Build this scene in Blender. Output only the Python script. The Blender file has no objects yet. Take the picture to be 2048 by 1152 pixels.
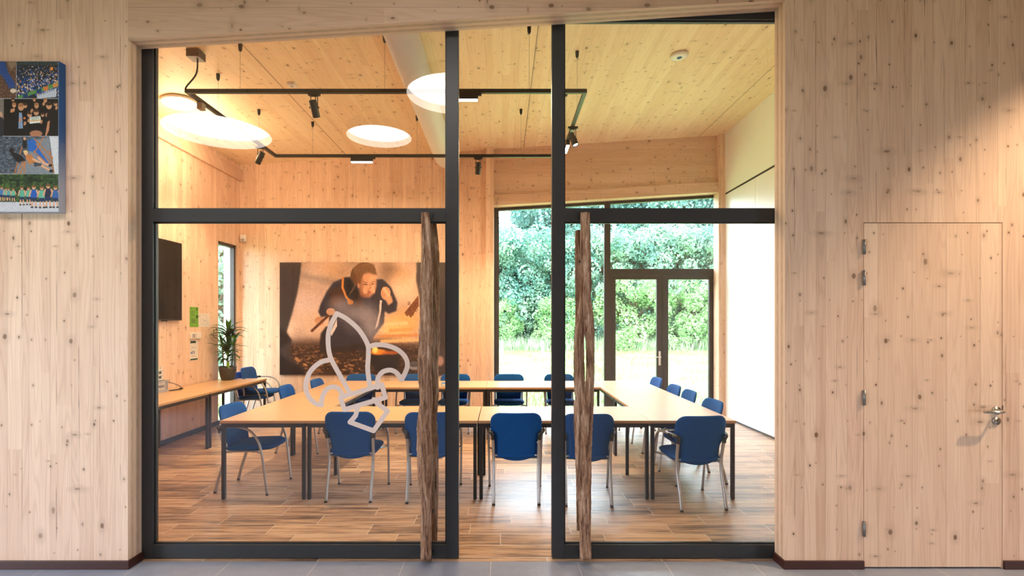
import bpy, math, random
import numpy as np
from mathutils import Vector, Matrix
random.seed(7); rng = np.random.default_rng(11)
PI = math.pi
SC = bpy.context.scene
COL = SC.collection

# ---------------------------------------------------------------- camera, world, light, exposure
cam = bpy.data.cameras.new('camera'); camo = bpy.data.objects.new('camera', cam); COL.objects.link(camo)
camo.location = (0, -3.434, 1.665); camo.rotation_euler = (PI/2, 0, 0)
F = 1020.0
cam.sensor_width = 36; cam.lens = 36*F/2048
cam.shift_x = (1024-1005)/2048.0; cam.shift_y = (643-576)/2048.0
cam.clip_start = .02; cam.clip_end = 300
SC.camera = camo
SC.view_settings.view_transform = 'Standard'; SC.view_settings.look = 'None'
SC.view_settings.gamma = 1; SC.view_settings.use_curve_mapping = False
SC.view_settings.exposure = 0.95
W = bpy.data.worlds.new('world'); SC.world = W; W.use_nodes = True
bg = W.node_tree.nodes['Background']; bg.inputs[0].default_value = (0.78, 0.885, 1.0, 1); bg.inputs[1].default_value = 8.0
SC.cycles.use_denoising = True
SC.cycles.max_bounces = 10; SC.cycles.diffuse_bounces = 5; SC.cycles.glossy_bounces = 4
SC.cycles.transparent_max_bounces = 16; SC.cycles.transmission_bounces = 6
SC.cycles.sample_clamp_indirect = 6; SC.cycles.caustics_reflective = False; SC.cycles.caustics_refractive = False

def add_light(name, kind, loc, energy, color=(1, 1, 1), rot=(0, 0, 0), target=None, **kw):
    d = bpy.data.lights.new(name, kind); d.energy = energy; d.color = color
    for k, v in kw.items(): setattr(d, k, v)
    o = bpy.data.objects.new(name, d); COL.objects.link(o); o.location = loc; o.rotation_euler = rot
    if target is not None:
        o.rotation_euler = (Vector(target)-Vector(loc)).to_track_quat('-Z', 'Y').to_euler()
    return o
def portal(name, loc, target, sx, sy):
    o = add_light(name, 'AREA', loc, 1, target=target, shape='RECTANGLE', size=sx, size_y=sy)
    o.data.cycles.is_portal = True
add_light('sun', 'SUN', (0, 0, 30), 5.0, (1, .97, .90), target=(14, 30, -22), angle=math.radians(6))
portal('window_portal', (1.83, 5.75, 1.95), (1.83, 0, 1.95), 3.9, 3.9)
portal('window_portal', (-4.85, 5.06, 1.5), (0, 5.06, 1.5), .6, 3.0)
portal('window_portal', (-6.75, -3.5, 1.1), (0, -3.5, 1.1), 3.4, 2.0)
portal('window_portal', (6.75, -5.1, 1.2), (0, -5.1, 1.2), 1.8, 2.2)
WARM = (1.0, .72, .42); WARMW = (1.0, .82, .60)

# ---------------------------------------------------------------- helpers
def tag(o, label=None, cat=None, group=None, kind=None):
    if label: o['label'] = label
    if cat: o['category'] = cat
    if group: o['group'] = group
    if kind: o['kind'] = kind
    return o
def empty(name, loc=(0, 0, 0), rz=0):
    o = bpy.data.objects.new(name, None); COL.objects.link(o); o.location = loc; o.rotation_euler = (0, 0, rz)
    o.empty_display_size = .1
    return o
def copy_tree(o, parent=None):
    c = o.copy(); COL.objects.link(c)
    if parent: c.parent = parent
    for ch in list(o.children): copy_tree(ch, c)
    return c

class MB:
    def __init__(s): s.v = []; s.f = []; s.m = []; s.sm = []; s.cur = 0
    def face(s, idx, smooth=False): s.f.append(tuple(idx)); s.m.append(s.cur); s.sm.append(smooth)
    def box(s, x0, x1, y0, y1, z0, z1, top=None, bot=None, M=None):
        """top / bot: functions of x giving sloped heights"""
        n = len(s.v)
        for z, fn in ((z0, bot), (z1, top)):
            for x, y in ((x0, y0), (x1, y0), (x1, y1), (x0, y1)):
                p = Vector((x, y, fn(x) if fn else z))
                s.v.append(tuple(M @ p) if M else tuple(p))
        for q in ((0, 3, 2, 1), (4, 5, 6, 7), (0, 1, 5, 4), (1, 2, 6, 5), (2, 3, 7, 6), (3, 0, 4, 7)):
            s.face([n+i for i in q])
        return s
    def ring(s, c, u, w, r, n, prof=None):
        out = []
        for i in range(n):
            a = 2*PI*i/n; rr = r(a) if callable(r) else r
            p = c + u*(math.cos(a)*rr) + w*(math.sin(a)*rr)
            s.v.append(tuple(p)); out.append(len(s.v)-1)
        return out
    def tube(s, pts, r, n=10, caps=True, flat=1.0, up=None):
        pts = [Vector(p) for p in pts]
        rings = []; prev = None
        for i, p in enumerate(pts):
            t = (pts[min(i+1, len(pts)-1)] - pts[max(i-1, 0)]).normalized()
            if prev is None:
                a = Vector(up) if up else (Vector((1, 0, 0)) if abs(t.x) < .8 else Vector((0, 1, 0)))
            else: a = prev
            u = (a - t*a.dot(t)).normalized(); prev = u
            w = t.cross(u)
            rr = r[i] if isinstance(r, (list, tuple)) else r
            rings.append(s.ring(p, u, w*flat, rr, n))
        for a, b in zip(rings[:-1], rings[1:]):
            for i in range(n):
                s.face((a[i], a[(i+1) % n], b[(i+1) % n], b[i]), True)
        if caps:
            s.face(rings[0][::-1]); s.face(rings[-1])
        return s
    def lathe(s, prof, c=(0, 0, 0), n=32, M=None, smooth=True, caps=True):
        c = Vector(c); rings = []
        for r, z in prof:
            ids = []
            for i in range(n):
                a = 2*PI*i/n; p = Vector((r*math.cos(a), r*math.sin(a), z))
                p = (M @ p) if M else p
                s.v.append(tuple(p+c)); ids.append(len(s.v)-1)
            rings.append(ids)
        for a, b in zip(rings[:-1], rings[1:]):
            for i in range(n): s.face((a[i], a[(i+1) % n], b[(i+1) % n], b[i]), smooth)
        if caps: s.face(rings[0][::-1]); s.face(rings[-1])
        return s
    def sheet(s, P, smooth=True):
        """P[i][j] grid of points"""
        n0 = len(s.v); R = len(P); Cn = len(P[0])
        for row in P:
            for p in row: s.v.append(tuple(p))
        for i in range(R-1):
            for j in range(Cn-1):
                a = n0+i*Cn+j; s.face((a, a+1, a+Cn+1, a+Cn), smooth)
        return s
    def build(s, name, mat, parent=None, bevel=0, subsurf=0, weld=False, autosmooth=False):
        me = bpy.data.meshes.new(name); me.from_pydata(s.v, [], s.f); 
        mats = mat if isinstance(mat, (list, tuple)) else [mat]
        for m in mats: me.materials.append(m)
        me.polygons.foreach_set('material_index', s.m); me.polygons.foreach_set('use_smooth', s.sm)
        me.update()
        if weld:
            import bmesh
            b = bmesh.new(); b.from_mesh(me); bmesh.ops.remove_doubles(b, verts=b.verts, dist=1e-5)
            bmesh.ops.recalc_face_normals(b, faces=b.faces); b.to_mesh(me); b.free()
        o = bpy.data.objects.new(name, me); COL.objects.link(o)
        if parent: o.parent = parent
        if bevel:
            m = o.modifiers.new('bevel', 'BEVEL'); m.width = bevel; m.segments = 2; m.limit_method = 'ANGLE'
        if subsurf:
            m = o.modifiers.new('sub', 'SUBSURF'); m.levels = subsurf; m.render_levels = subsurf
        return o

# ---------------------------------------------------------------- node DSL
class N:
    def __init__(s, name):
        s.mat = bpy.data.materials.new(name); s.mat.use_nodes = True
        s.t = s.mat.node_tree; s.t.nodes.clear()
        s.out = s.t.nodes.new('ShaderNodeOutputMaterial')
    def node(s, ty, **kw):
        n = s.t.nodes.new(ty)
        for k, v in kw.items(): setattr(n, k, v)
        return n
    def link(s, a, b): s.t.links.new(a, b)
    def put(s, sock, v):
        if isinstance(v, bpy.types.NodeSocket): s.link(v, sock)
        elif isinstance(v, (tuple, list)) and len(v) == 3 and sock.type == 'RGBA': sock.default_value = (*v, 1)
        else: sock.default_value = v
    def m(s, op, a, b=None, c=None):
        n = s.node('ShaderNodeMath', operation=op)
        s.put(n.inputs[0], a)
        if b is not None: s.put(n.inputs[1], b)
        if c is not None: s.put(n.inputs[2], c)
        return n.outputs[0]
    def xyz(s, which='Object'):
        n = s.node('ShaderNodeTexCoord'); q = s.node('ShaderNodeSeparateXYZ'); s.link(n.outputs[which], q.inputs[0])
        return q.outputs[0], q.outputs[1], q.outputs[2]
    def comb(s, x, y, z=0.0):
        n = s.node('ShaderNodeCombineXYZ')
        for i, v in enumerate((x, y, z)): s.put(n.inputs[i], v)
        return n.outputs[0]
    def noise(s, vec, scale=1, detail=2, rough=.5, dist=0):
        n = s.node('ShaderNodeTexNoise'); s.link(vec, n.inputs['Vector']); n.inputs['Scale'].default_value = scale
        n.inputs['Detail'].default_value = detail; n.inputs['Roughness'].default_value = rough; n.inputs['Distortion'].default_value = dist
        return n.outputs[0]
    def white(s, vec):
        n = s.node('ShaderNodeTexWhiteNoise', noise_dimensions='3D'); s.link(vec, n.inputs['Vector'])
        return n.outputs['Value'], n.outputs['Color']
    def vor(s, vec, scale=1, rnd=1):
        n = s.node('ShaderNodeTexVoronoi', voronoi_dimensions='2D'); s.link(vec, n.inputs['Vector']); n.inputs['Scale'].default_value = scale
        n.inputs['Randomness'].default_value = rnd
        q = s.node('ShaderNodeSeparateColor'); s.link(n.outputs['Color'], q.inputs[0])
        return n.outputs['Distance'], q.outputs[0], q.outputs[1], q.outputs[2]
    def step(s, v, a, b):   # 0 at a -> 1 at b
        n = s.node('ShaderNodeMapRange', interpolation_type='SMOOTHSTEP'); s.put(n.inputs[0], v)
        s.put(n.inputs[1], a); s.put(n.inputs[2], b)
        return n.outputs[0]
    def mix(s, f, a, b, mode='MIX'):
        n = s.node('ShaderNodeMix', data_type='RGBA', blend_type=mode); s.put(n.inputs[0], f); s.put(n.inputs[6], a); s.put(n.inputs[7], b)
        return n.outputs[2]
    def principled(s, color, rough=.5, metal=0., spec=.5, **kw):
        p = s.node('ShaderNodeBsdfPrincipled'); s.put(p.inputs['Base Color'], color); s.put(p.inputs['Roughness'], rough)
        p.inputs['Metallic'].default_value = metal; p.inputs['Specular IOR Level'].default_value = spec
        for k, v in kw.items(): s.put(p.inputs[k], v)
        s.link(p.outputs[0], s.out.inputs[0]); s.p = p
        return p
    def bump(s, h, strength=.2, dist=.01):
        b = s.node('ShaderNodeBump'); s.link(h, b.inputs['Height']); b.inputs['Strength'].default_value = strength; b.inputs['Distance'].default_value = dist
        s.link(b.outputs[0], s.p.inputs['Normal'])

def plain(name, c, rough=.5, metal=0., spec=.5, var=.06, scale=30, **kw):
    n = N(name); x, y, z = n.xyz(); v = n.noise(n.comb(x, y, z), scale, 3)
    a = tuple(max(0, k*(1-var)) for k in c); b = tuple(min(1, k*(1+var)) for k in c)
    n.principled(n.mix(v, a, b), rough, metal, spec, **kw)
    return n.mat

def wood(name, u, v, light=(.78, .58, .40), mid=(.66, .45, .29), w=.145, L=2.6, seams=None, rough=.55, kn=1.0, crack=.55):
    """spruce lamellas. u: expression of axes across, v: along"""
    n = N(name); X, Y, Z = n.xyz()
    ax = {'X': X, 'Y': Y, 'Z': Z}
    def ex(e):
        s_ = ax[e[0]]
        for ch in e[1:]: s_ = n.m('ADD', s_, ax[ch])
        return s_
    U = ex(u); V = ex(v)
    Uw = n.m('DIVIDE', U, w)
    row = n.m('FLOOR', Uw); fr = n.m('FRACT', Uw)
    rv, _ = n.white(n.comb(row, 3.3, 1.7))
    sub = n.m('GREATER_THAN', fr, n.m('MULTIPLY_ADD', rv, .5, .25))
    row2 = n.m('MULTIPLY_ADD', row, 2.0, sub)
    rv2, _ = n.white(n.comb(row2, 7.1, 0.4))
    seg = n.m('FLOOR', n.m('DIVIDE', n.m('ADD', V, n.m('MULTIPLY', rv2, 9.0)), L))
    cv, cc = n.white(n.comb(row2, seg, 5.5))
    # grain
    wob = n.noise(n.comb(n.m('MULTIPLY', U, 5.0), n.m('MULTIPLY', V, 1.3), n.m('MULTIPLY', cv, 30)), 1, 2)
    Ud = n.m('MULTIPLY_ADD', wob, .05, U)
    g1 = n.noise(n.comb(n.m('MULTIPLY', Ud, 120), n.m('MULTIPLY', V, 2.0), n.m('MULTIPLY', cv, 20)), 1, 3, .6)
    g2 = n.noise(n.comb(n.m('MULTIPLY', Ud, 11), n.m('MULTIPLY', V, .55), n.m('MULTIPLY', cv, 17)), 1, 1)
    rings = n.m('SINE', n.m('MULTIPLY', g2, 75))
    rings = n.m('MULTIPLY_ADD', rings, .5, .5)
    big = n.noise(n.comb(n.m('MULTIPLY', U, 9), n.m('MULTIPLY', V, 1.1), 2.0), 1, 3)
    f = n.m('MULTIPLY_ADD', cv, .55, n.m('MULTIPLY_ADD', n.m('POWER', rings, 3.0), .30, n.m('MULTIPLY_ADD', g1, .75, n.m('MULTIPLY_ADD', big, .8, -.68))))
    nn = n.node('ShaderNodeClamp'); n.link(f, nn.inputs[0])
    col = n.mix(nn.outputs[0], light, mid)
    # knots
    def knots(su, sv, r0, r1, keep, shade, off, soft=.55):
        nonlocal col
        wv = n.noise(n.comb(n.m('MULTIPLY', U, 25), n.m('MULTIPLY', V, 25), off), 1, 1)
        d, a, b, c = n.vor(n.comb(n.m('MULTIPLY_ADD', U, su, off), n.m('MULTIPLY_ADD', V, sv, n.m('MULTIPLY', wv, .03)), 0.0))
        r = n.m('MULTIPLY_ADD', n.m('POWER', a, 2.0), r1-r0, r0)
        mk = n.step(d, r, n.m('MULTIPLY', r, soft))
        mk = n.m('MULTIPLY', mk, n.m('GREATER_THAN', b, keep))
        halo = n.m('MULTIPLY', n.step(d, n.m('MULTIPLY', r, 3.2), r), n.m('GREATER_THAN', b, keep))
        col = n.mix(n.m('MULTIPLY', halo, .28), col, tuple(k*.72 for k in mid))
        col = n.mix(n.m('MULTIPLY', mk, n.m('MULTIPLY_ADD', c, .4, shade-.2)), col, (.16, .075, .035))
    knots(4.2, 3.0, .030, .080, .45, .68, 0.0)
    knots(9.0, 7.0, .03, .075, .62, .8, 11.3)
    knots(4.6, 11.0, .05, .16, .86, .5, 23.1, .2)
    knots(2.9, 1.7, .025, .046, .45, .7, 41.7, .6)
    # lamella joints and drying cracks
    e = n.m('MINIMUM', fr, n.m('SUBTRACT', 1.0, fr))
    ln = n.step(e, .012, .004)
    col = n.mix(n.m('MULTIPLY', ln, .5), col, tuple(k*.5 for k in mid))
    cr = n.noise(n.comb(n.m('MULTIPLY', row2, 3.7), n.m('MULTIPLY', V, 1.1), 9.0), 1, 2)
    crw = n.noise(n.comb(n.m('MULTIPLY', row2, 1.7), n.m('MULTIPLY', V, 3.0), 4.0), 1, 2)
    pos = n.m('ABSOLUTE', n.m('SUBTRACT', fr, n.m('MULTIPLY_ADD', crw, .06, n.m('MULTIPLY_ADD', rv, .5, .22))))
    ck = n.m('MULTIPLY', n.step(pos, .022, .008), n.step(cr, crack, crack+.04))
    col = n.mix(n.m('MULTIPLY', ck, .8), col, (.14, .07, .035))
    if seams:
        a0, per = seams
        q = n.m('FRACT', n.m('DIVIDE', n.m('SUBTRACT', U, a0), per))
        q = n.m('MULTIPLY', n.m('MINIMUM', q, n.m('SUBTRACT', 1.0, q)), per)
        col = n.mix(n.m('MULTIPLY', n.step(q, .006, .003), .85), col, (.10, .055, .03))
    n.principled(col, rough, spec=.3)
    n.bump(g1, .05, .002)
    return n.mat

SP_L, SP_M = (.88, .655, .50), (.66, .43, .305)
M_WALL = wood('spruce_vertical', 'XY', 'Z', SP_L, SP_M)
M_CEIL = wood('spruce_ceiling', 'X', 'Y', (.93, .76, .53), (.80, .58, .37), w=.19, L=3.5, seams=(-2.67, 3.037), crack=.8)
M_BEAM = wood('spruce_beam', 'ZY', 'X', (.76, .54, .41), (.60, .39, .27), w=.21, L=4.0, crack=.72)
M_DOORW = wood('spruce_door', 'XY', 'Z', (.88, .66, .50), (.70, .475, .335), w=.23, L=3.5, crack=.78)

def clt_edge(name, axis):
    n = N(name); X, Y, Z = n.xyz()
    b = n.m('FLOOR', n.m('DIVIDE', Y, .0265)); r, _ = n.white(n.comb(b, 1.0, 2.0))
    V = Z if axis == 'Z' else X
    g = n.noise(n.comb(n.m('MULTIPLY', Y, 160), n.m('MULTIPLY', V, 3.0), 0.0), 1, 3)
    alt = n.m('MODULO', n.m('ABSOLUTE', b), 2.0)
    patch = n.noise(n.comb(n.m('MULTIPLY', Y, 60), n.m('MULTIPLY', V, 14.0), b), 1, 1)
    f = n.m('MULTIPLY_ADD', alt, n.m('MULTIPLY', patch, .7), n.m('MULTIPLY', g, .4))
    n.principled(n.mix(f, SP_L, (.42, .27, .17)), .6, spec=.3)
    return n.mat
M_EDGEZ = clt_edge('spruce_layers_upright', 'Z'); M_EDGEX = clt_edge('spruce_layers_flat', 'X')

def floor_wood():
    n = N('wood_look_tiles'); X, Y, Z = n.xyz()
    Yw = n.m('DIVIDE', n.m('ADD', Y, .03), .1965); row = n.m('FLOOR', Yw); fy = n.m('FRACT', Yw)
    rv, _ = n.white(n.comb(row, 1.0, 8.0))
    Xw = n.m('DIVIDE', n.m('MULTIPLY_ADD', rv, .8, X), .8); cx = n.m('FLOOR', Xw); fx = n.m('FRACT', Xw)
    cv, cc = n.white(n.comb(row, cx, 4.0))
    off = n.m('MULTIPLY', cv, 40)
    g = n.noise(n.comb(n.m('MULTIPLY', X, 2.2), n.m('MULTIPLY', Y, 26), off), 1, 5, .62, .4)
    g2 = n.noise(n.comb(n.m('MULTIPLY', X, 5), n.m('MULTIPLY', Y, 95), off), 1, 3, .6)
    r = n.node('ShaderNodeValToRGB'); n.link(n.m('MULTIPLY_ADD', g2, .26, n.m('MULTIPLY_ADD', cv, .20, n.m('MULTIPLY_ADD', g, 1.1, -.27))), r.inputs[0])
    cr = r.color_ramp; cr.elements[0].position = .28; cr.elements[0].color = (.10, .062, .05, 1)
    cr.elements[1].position = .75; cr.elements[1].color = (.70, .49, .33, 1)
    e = cr.elements.new(.40); e.color = (.27, .165, .11, 1)
    e = cr.elements.new(.53); e.color = (.50, .31, .195, 1)
    ex = n.m('MULTIPLY', n.m('MINIMUM', fx, n.m('SUBTRACT', 1.0, fx)), .8)
    ey = n.m('MULTIPLY', n.m('MINIMUM', fy, n.m('SUBTRACT', 1.0, fy)), .1965)
    d = n.m('MINIMUM', ex, ey); gm = n.step(d, .0032, .0018)
    n.principled(n.mix(gm, r.outputs[0], (.74, .68, .62)), n.m('MULTIPLY_ADD', g2, .12, .31), spec=1.0)
    n.bump(n.m('MULTIPLY_ADD', gm, -1.0, n.m('MULTIPLY', g2, .3)), .25, .002)
    return n.mat
def floor_tile():
    n = N('blue_grey_tiles'); X, Y, Z = n.xyz()
    def ed(v, o):
        f = n.m('FRACT', n.m('DIVIDE', n.m('ADD', v, o), .6)); return n.m('MULTIPLY', n.m('MINIMUM', f, n.m('SUBTRACT', 1.0, f)), .6)
    d = n.m('MINIMUM', ed(X, .08+6), ed(Y, .49+9)); gm = n.step(d, .0026, .0015)
    g = n.noise(n.comb(X, n.m('MULTIPLY', Y, 1.6), 0.0), 7, 6, .65); g2 = n.noise(n.comb(X, Y, 3.0), 60, 3)
    c = n.mix(n.m('MULTIPLY_ADD', g2, .4, n.m('MULTIPLY', g, .7)), (.19, .225, .32), (.36, .40, .52))
    n.principled(n.mix(gm, c, (.58, .58, .58)), .38, spec=.5)
    return n.mat
M_FLOOR = floor_wood(); M_TILE = floor_tile()

def lam(name, along):
    n = N(name); X, Y, Z = n.xyz(); U, V = (X, Y) if along == 'X' else (Y, X)
    g = n.noise(n.comb(n.m('MULTIPLY', U, 1.6), n.m('MULTIPLY', V, 22), 0.0), 1, 5, .6, .3)
    g2 = n.noise(n.comb(n.m('MULTIPLY', U, 7), n.m('MULTIPLY', V, 120), 2.0), 1, 2)
    f = n.m('MULTIPLY_ADD', g2, .35, n.m('MULTIPLY_ADD', g, 1.3, -.45))
    q = n.node('ShaderNodeClamp'); n.link(f, q.inputs[0])
    n.principled(n.mix(q.outputs[0], (.74, .49, .27), (.55, .32, .15)), .30, spec=1.0)
    return n.mat
M_LAM = lam('beech_laminate', 'X')
M_LAMEDGE = plain('beech_edge', (.55, .31, .15), .45)
M_BLACK = plain('black_powder_coat', (.018, .018, .02), .42, var=.1)
M_FRAME = plain('anthracite_frame', (.030, .032, .036), .40, var=.1)
M_WFRAME = plain('dark_window_frame', (.045, .040, .040), .45)
M_SILVER = plain('silver_tube', (.50, .51, .53), .33, .75)
M_STEEL = plain('brushed_steel', (.55, .53, .51), .28, 1.0)
M_HINGE = plain('grey_hinge', (.28, .28, .29), .4, .8)
M_KEY = plain('keyhole_black', (.01, .01, .01), .6)
M_PLAST = plain('black_plastic', (.022, .021, .021), .38)
M_WHITE = plain('white_paint', (.92, .92, .93), .5, var=.01)
M_PANEL = plain('white_panel', (.90, .90, .90), .35, var=.01)
M_PLASTW = plain('white_plastic', (.78, .77, .74), .4, var=.02)
M_BASEB = plain('oxblood_baseboard', (.050, .012, .008), .45, var=.1)
M_BASED = plain('dark_baseboard', (.03, .03, .035), .5)
M_DUCT = plain('white_duct', (.80, .80, .76), .45, var=.02)
M_POT = plain('charcoal_pot', (.045, .040, .038), .6)
M_SOIL = plain('potting_soil', (.04, .025, .015), .9, var=.4, scale=90)
M_CRATE = plain('grey_plastic_crate', (.40, .41, .46), .5)
M_CABLE = plain('black_cable', (.02, .018, .016), .5)
M_TV = plain('black_screen', (.012, .011, .012), .10, spec=.12)
M_WIRE = plain('steel_wire', (.25, .24, .23), .4, .6)
M_POST = plain('pale_post', (.75, .75, .72), .7)
M_REVEAL = plain('pale_exterior_reveal', (.72, .74, .76), .6)
M_CARD = plain('green_card', (.20, .42, .05), .5)

def fabric():
    n = N('blue_upholstery'); X, Y, Z = n.xyz(); v = n.noise(n.comb(X, Y, Z), 420, 2); w_ = n.noise(n.comb(X, Y, Z), 9, 2)
    n.principled(n.mix(n.m('MULTIPLY_ADD', w_, .4, n.m('MULTIPLY', v, .6)), (.002, .042, .20), (.004, .105, .38)), .85, spec=.25, **{'Sheen Weight': .18, 'Sheen Roughness': .4, 'Sheen Tint': (.25, .5, 1.0)})
    n.bump(v, .25, .002)
    return n.mat
M_FAB = fabric()

def glass(name, k=2.0):
    n = N(name); f = n.node('ShaderNodeFresnel'); f.inputs[0].default_value = 1.45
    g = n.node('ShaderNodeNewGeometry')
    fac = n.m('MULTIPLY', n.m('MULTIPLY', f.outputs[0], k), n.m('SUBTRACT', 1.0, g.outputs['Backfacing']))
    tr = n.node('ShaderNodeBsdfTransparent'); tr.inputs[0].default_value = (.975, .985, .98, 1)
    gl = n.node('ShaderNodeBsdfGlossy'); gl.inputs['Roughness'].default_value = 0.0; gl.inputs[0].default_value = (1, 1, 1, 1)
    mx = n.node('ShaderNodeMixShader'); n.link(n.m('MINIMUM', fac, 1.0), mx.inputs[0]); n.link(tr.outputs[0], mx.inputs[1]); n.link(gl.outputs[0], mx.inputs[2])
    n.link(mx.outputs[0], n.out.inputs[0])
    return n.mat
M_GLASS = glass('clear_glass')
def frosted():
    n = N('frosted_film'); tr = n.node('ShaderNodeBsdfTransparent'); d = n.node('ShaderNodeBsdfDiffuse'); d.inputs[0].default_value = (.86, .76, .76, 1)
    t = n.node('ShaderNodeBsdfTranslucent'); t.inputs[0].default_value = (.80, .76, .76, 1)
    m1 = n.node('ShaderNodeMixShader'); m1.inputs[0].default_value = .45; n.link(d.outputs[0], m1.inputs[1]); n.link(t.outputs[0], m1.inputs[2])
    m2 = n.node('ShaderNodeMixShader'); m2.inputs[0].default_value = .86; n.link(tr.outputs[0], m2.inputs[1]); n.link(m1.outputs[0], m2.inputs[2])
    n.link(m2.outputs[0], n.out.inputs[0]); return n.mat
M_FROST = frosted()
def emis(name, c, s):
    n = N(name); e = n.node('ShaderNodeEmission'); e.inputs[0].default_value = (*c, 1); e.inputs[1].default_value = s
    n.link(e.outputs[0], n.out.inputs[0]); return n.mat
M_LAMP = emis('lamp_diffuser', (1, .84, .62), 6.0)
M_LAMPBIG = emis('pendant_diffuser', (1, .96, .93), 7.5)
M_LAMPRIM = emis('pendant_fabric_rim', (1, .86, .76), 4.2)
M_LED = emis('led_face', (1, .93, .86), 12.0)

def trunkwood():
    n = N('weathered_branch'); X, Y, Z = n.xyz()
    ang = n.comb(n.m('MULTIPLY', X, 110), n.m('MULTIPLY', Y, 110), n.m('MULTIPLY', Z, 9))
    g = n.noise(ang, 1, 6, .7, .8); g2 = n.noise(n.comb(n.m('MULTIPLY', X, 45), n.m('MULTIPLY', Y, 45), n.m('MULTIPLY', Z, 5.5)), 1, 4, .6, .5)
    r = n.node('ShaderNodeValToRGB'); n.link(n.m('MULTIPLY_ADD', g2, .6, n.m('MULTIPLY', g, .45)), r.inputs[0])
    cr = r.color_ramp; cr.elements[0].position = .36; cr.elements[0].color = (.06, .032, .022, 1); cr.elements[1].position = .66; cr.elements[1].color = (.72, .52, .40, 1)
    e = cr.elements.new(.44); e.color = (.20, .095, .055, 1); e = cr.elements.new(.54); e.color = (.44, .25, .155, 1)
    n.principled(r.outputs[0], .6, spec=.3); n.bump(n.m('MULTIPLY_ADD', g2, .6, n.m('MULTIPLY', g, .45)), 1.0, .02)
    return n.mat
M_TRUNK = trunkwood()
def leafmat(name, a, b, sc, trans=.35):
    n = N(name); g = n.node('ShaderNodeNewGeometry'); v = n.noise(g.outputs['Position'], sc, 2)
    c = n.mix(n.step(v, .35, .65), a, b)
    p = n.node('ShaderNodeBsdfPrincipled'); n.link(c, p.inputs['Base Color']); p.inputs['Roughness'].default_value = .55; p.inputs['Specular IOR Level'].default_value = .3
    t = n.node('ShaderNodeBsdfTranslucent'); n.link(c, t.inputs[0]); m = n.node('ShaderNodeMixShader'); m.inputs[0].default_value = trans
    n.link(p.outputs[0], m.inputs[1]); n.link(t.outputs[0], m.inputs[2]); n.link(m.outputs[0], n.out.inputs[0]); return n.mat
M_LEAF = leafmat('hedge_leaves', (.10, .25, .20), (.32, .50, .36), .6)
M_LEAFD = leafmat('dark_leaves', (.07, .19, .17), (.21, .38, .32), .5)
M_LEAFY = leafmat('light_leaves', (.18, .36, .14), (.40, .60, .30), .8)
M_BARK = plain('bark', (.10, .08, .06), .9, var=.3, scale=12)
M_PALM = leafmat('plant_leaves', (.010, .035, .014), (.08, .22, .02), 7, .25)
M_STEM = plain('plant_stem', (.12, .16, .05), .6)
M_BLADE = leafmat('meadow_grass', (.16, .30, .09), (.36, .44, .20), .5)
def lawnmat():
    n = N('lawn_ground'); X, Y, Z = n.xyz(); a = n.noise(n.comb(X, Y, 0.0), .7, 5, .7); b = n.noise(n.comb(X, Y, 0.0), 22, 3)
    n.principled(n.mix(n.m('MULTIPLY_ADD', b, .4, n.m('MULTIPLY', a, .7)), (.12, .22, .06), (.32, .38, .17)), .9, spec=.1); return n.mat
M_LAWN = lawnmat()
def printmat(name, rough=.35):
    n = N(name); a = n.node('ShaderNodeVertexColor', layer_name='ink'); n.principled(a.outputs[0], rough, spec=.4); return n.mat
M_PRINT = printmat('photo_print', .30); M_PRINT2 = printmat('canvas_print', .6)

# ---------------------------------------------------------------- structure
XL, XR, YB = -4.573, 3.83, 5.45
OL, OR = -2.522, 1.902               # opening edges
zc = lambda x: 4.667 + .0605*x       # underside of the sloping ceiling
hb = lambda x: 3.567 + .0595*(x-OL)  # underside of the header beam
S = lambda o: tag(o, kind='structure')
# floors
S(MB().box(-6.6, 6.6, -9.2, .105, -.2, 0).build('floor', M_TILE))
S(MB().box(-4.8, 4.1, .105, 5.66, -.2, 0).build('floor', M_FLOOR))
# front wall: left piece, right piece with the hole of the flush door
b = MB()
b.box(-6.6, OL, 0, .13, 0, 5.2)
DX0, DX1, DZ1 = 2.431, 3.367, 2.332
b.box(OR, DX0, 0, .13, 0, 5.2); b.box(DX1, 6.6, 0, .13, 0, 5.2); b.box(DX0, DX1, 0, .13, DZ1, 5.2)
wf = b.build('wall_front', [M_WALL, M_EDGEZ]); S(wf)
for p in wf.data.polygons:
    c = p.center
    if abs(p.normal.x) > .9 and (abs(c.x-OL) < .01 or abs(c.x-OR) < .01): p.material_index = 1
hd = MB().box(OL, OR, 0, .13, 3.5, 5.2, bot=hb).build('beam_header', [M_BEAM, M_EDGEX]); S(hd)
for p in hd.data.polygons:
    if p.normal.z < -.9: p.material_index = 1
# baseboards of the hall
b = MB(); b.box(-6.5, OL+.014, -.014, 0, 0, .057); b.box(OL, OL+.014, 0, .128, 0, .057)
S(b.build('baseboard_front_left', M_BASEB, bevel=.002))
b = MB(); b.box(OR-.014, DX0-.002, -.014, 0, 0, .057); b.box(OR-.014, OR, 0, .128, 0, .057); b.box(DX1+.002, 6.5, -.014, 0, 0, .057)
S(b.build('baseboard_front_right', M_BASEB, bevel=.002))
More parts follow.
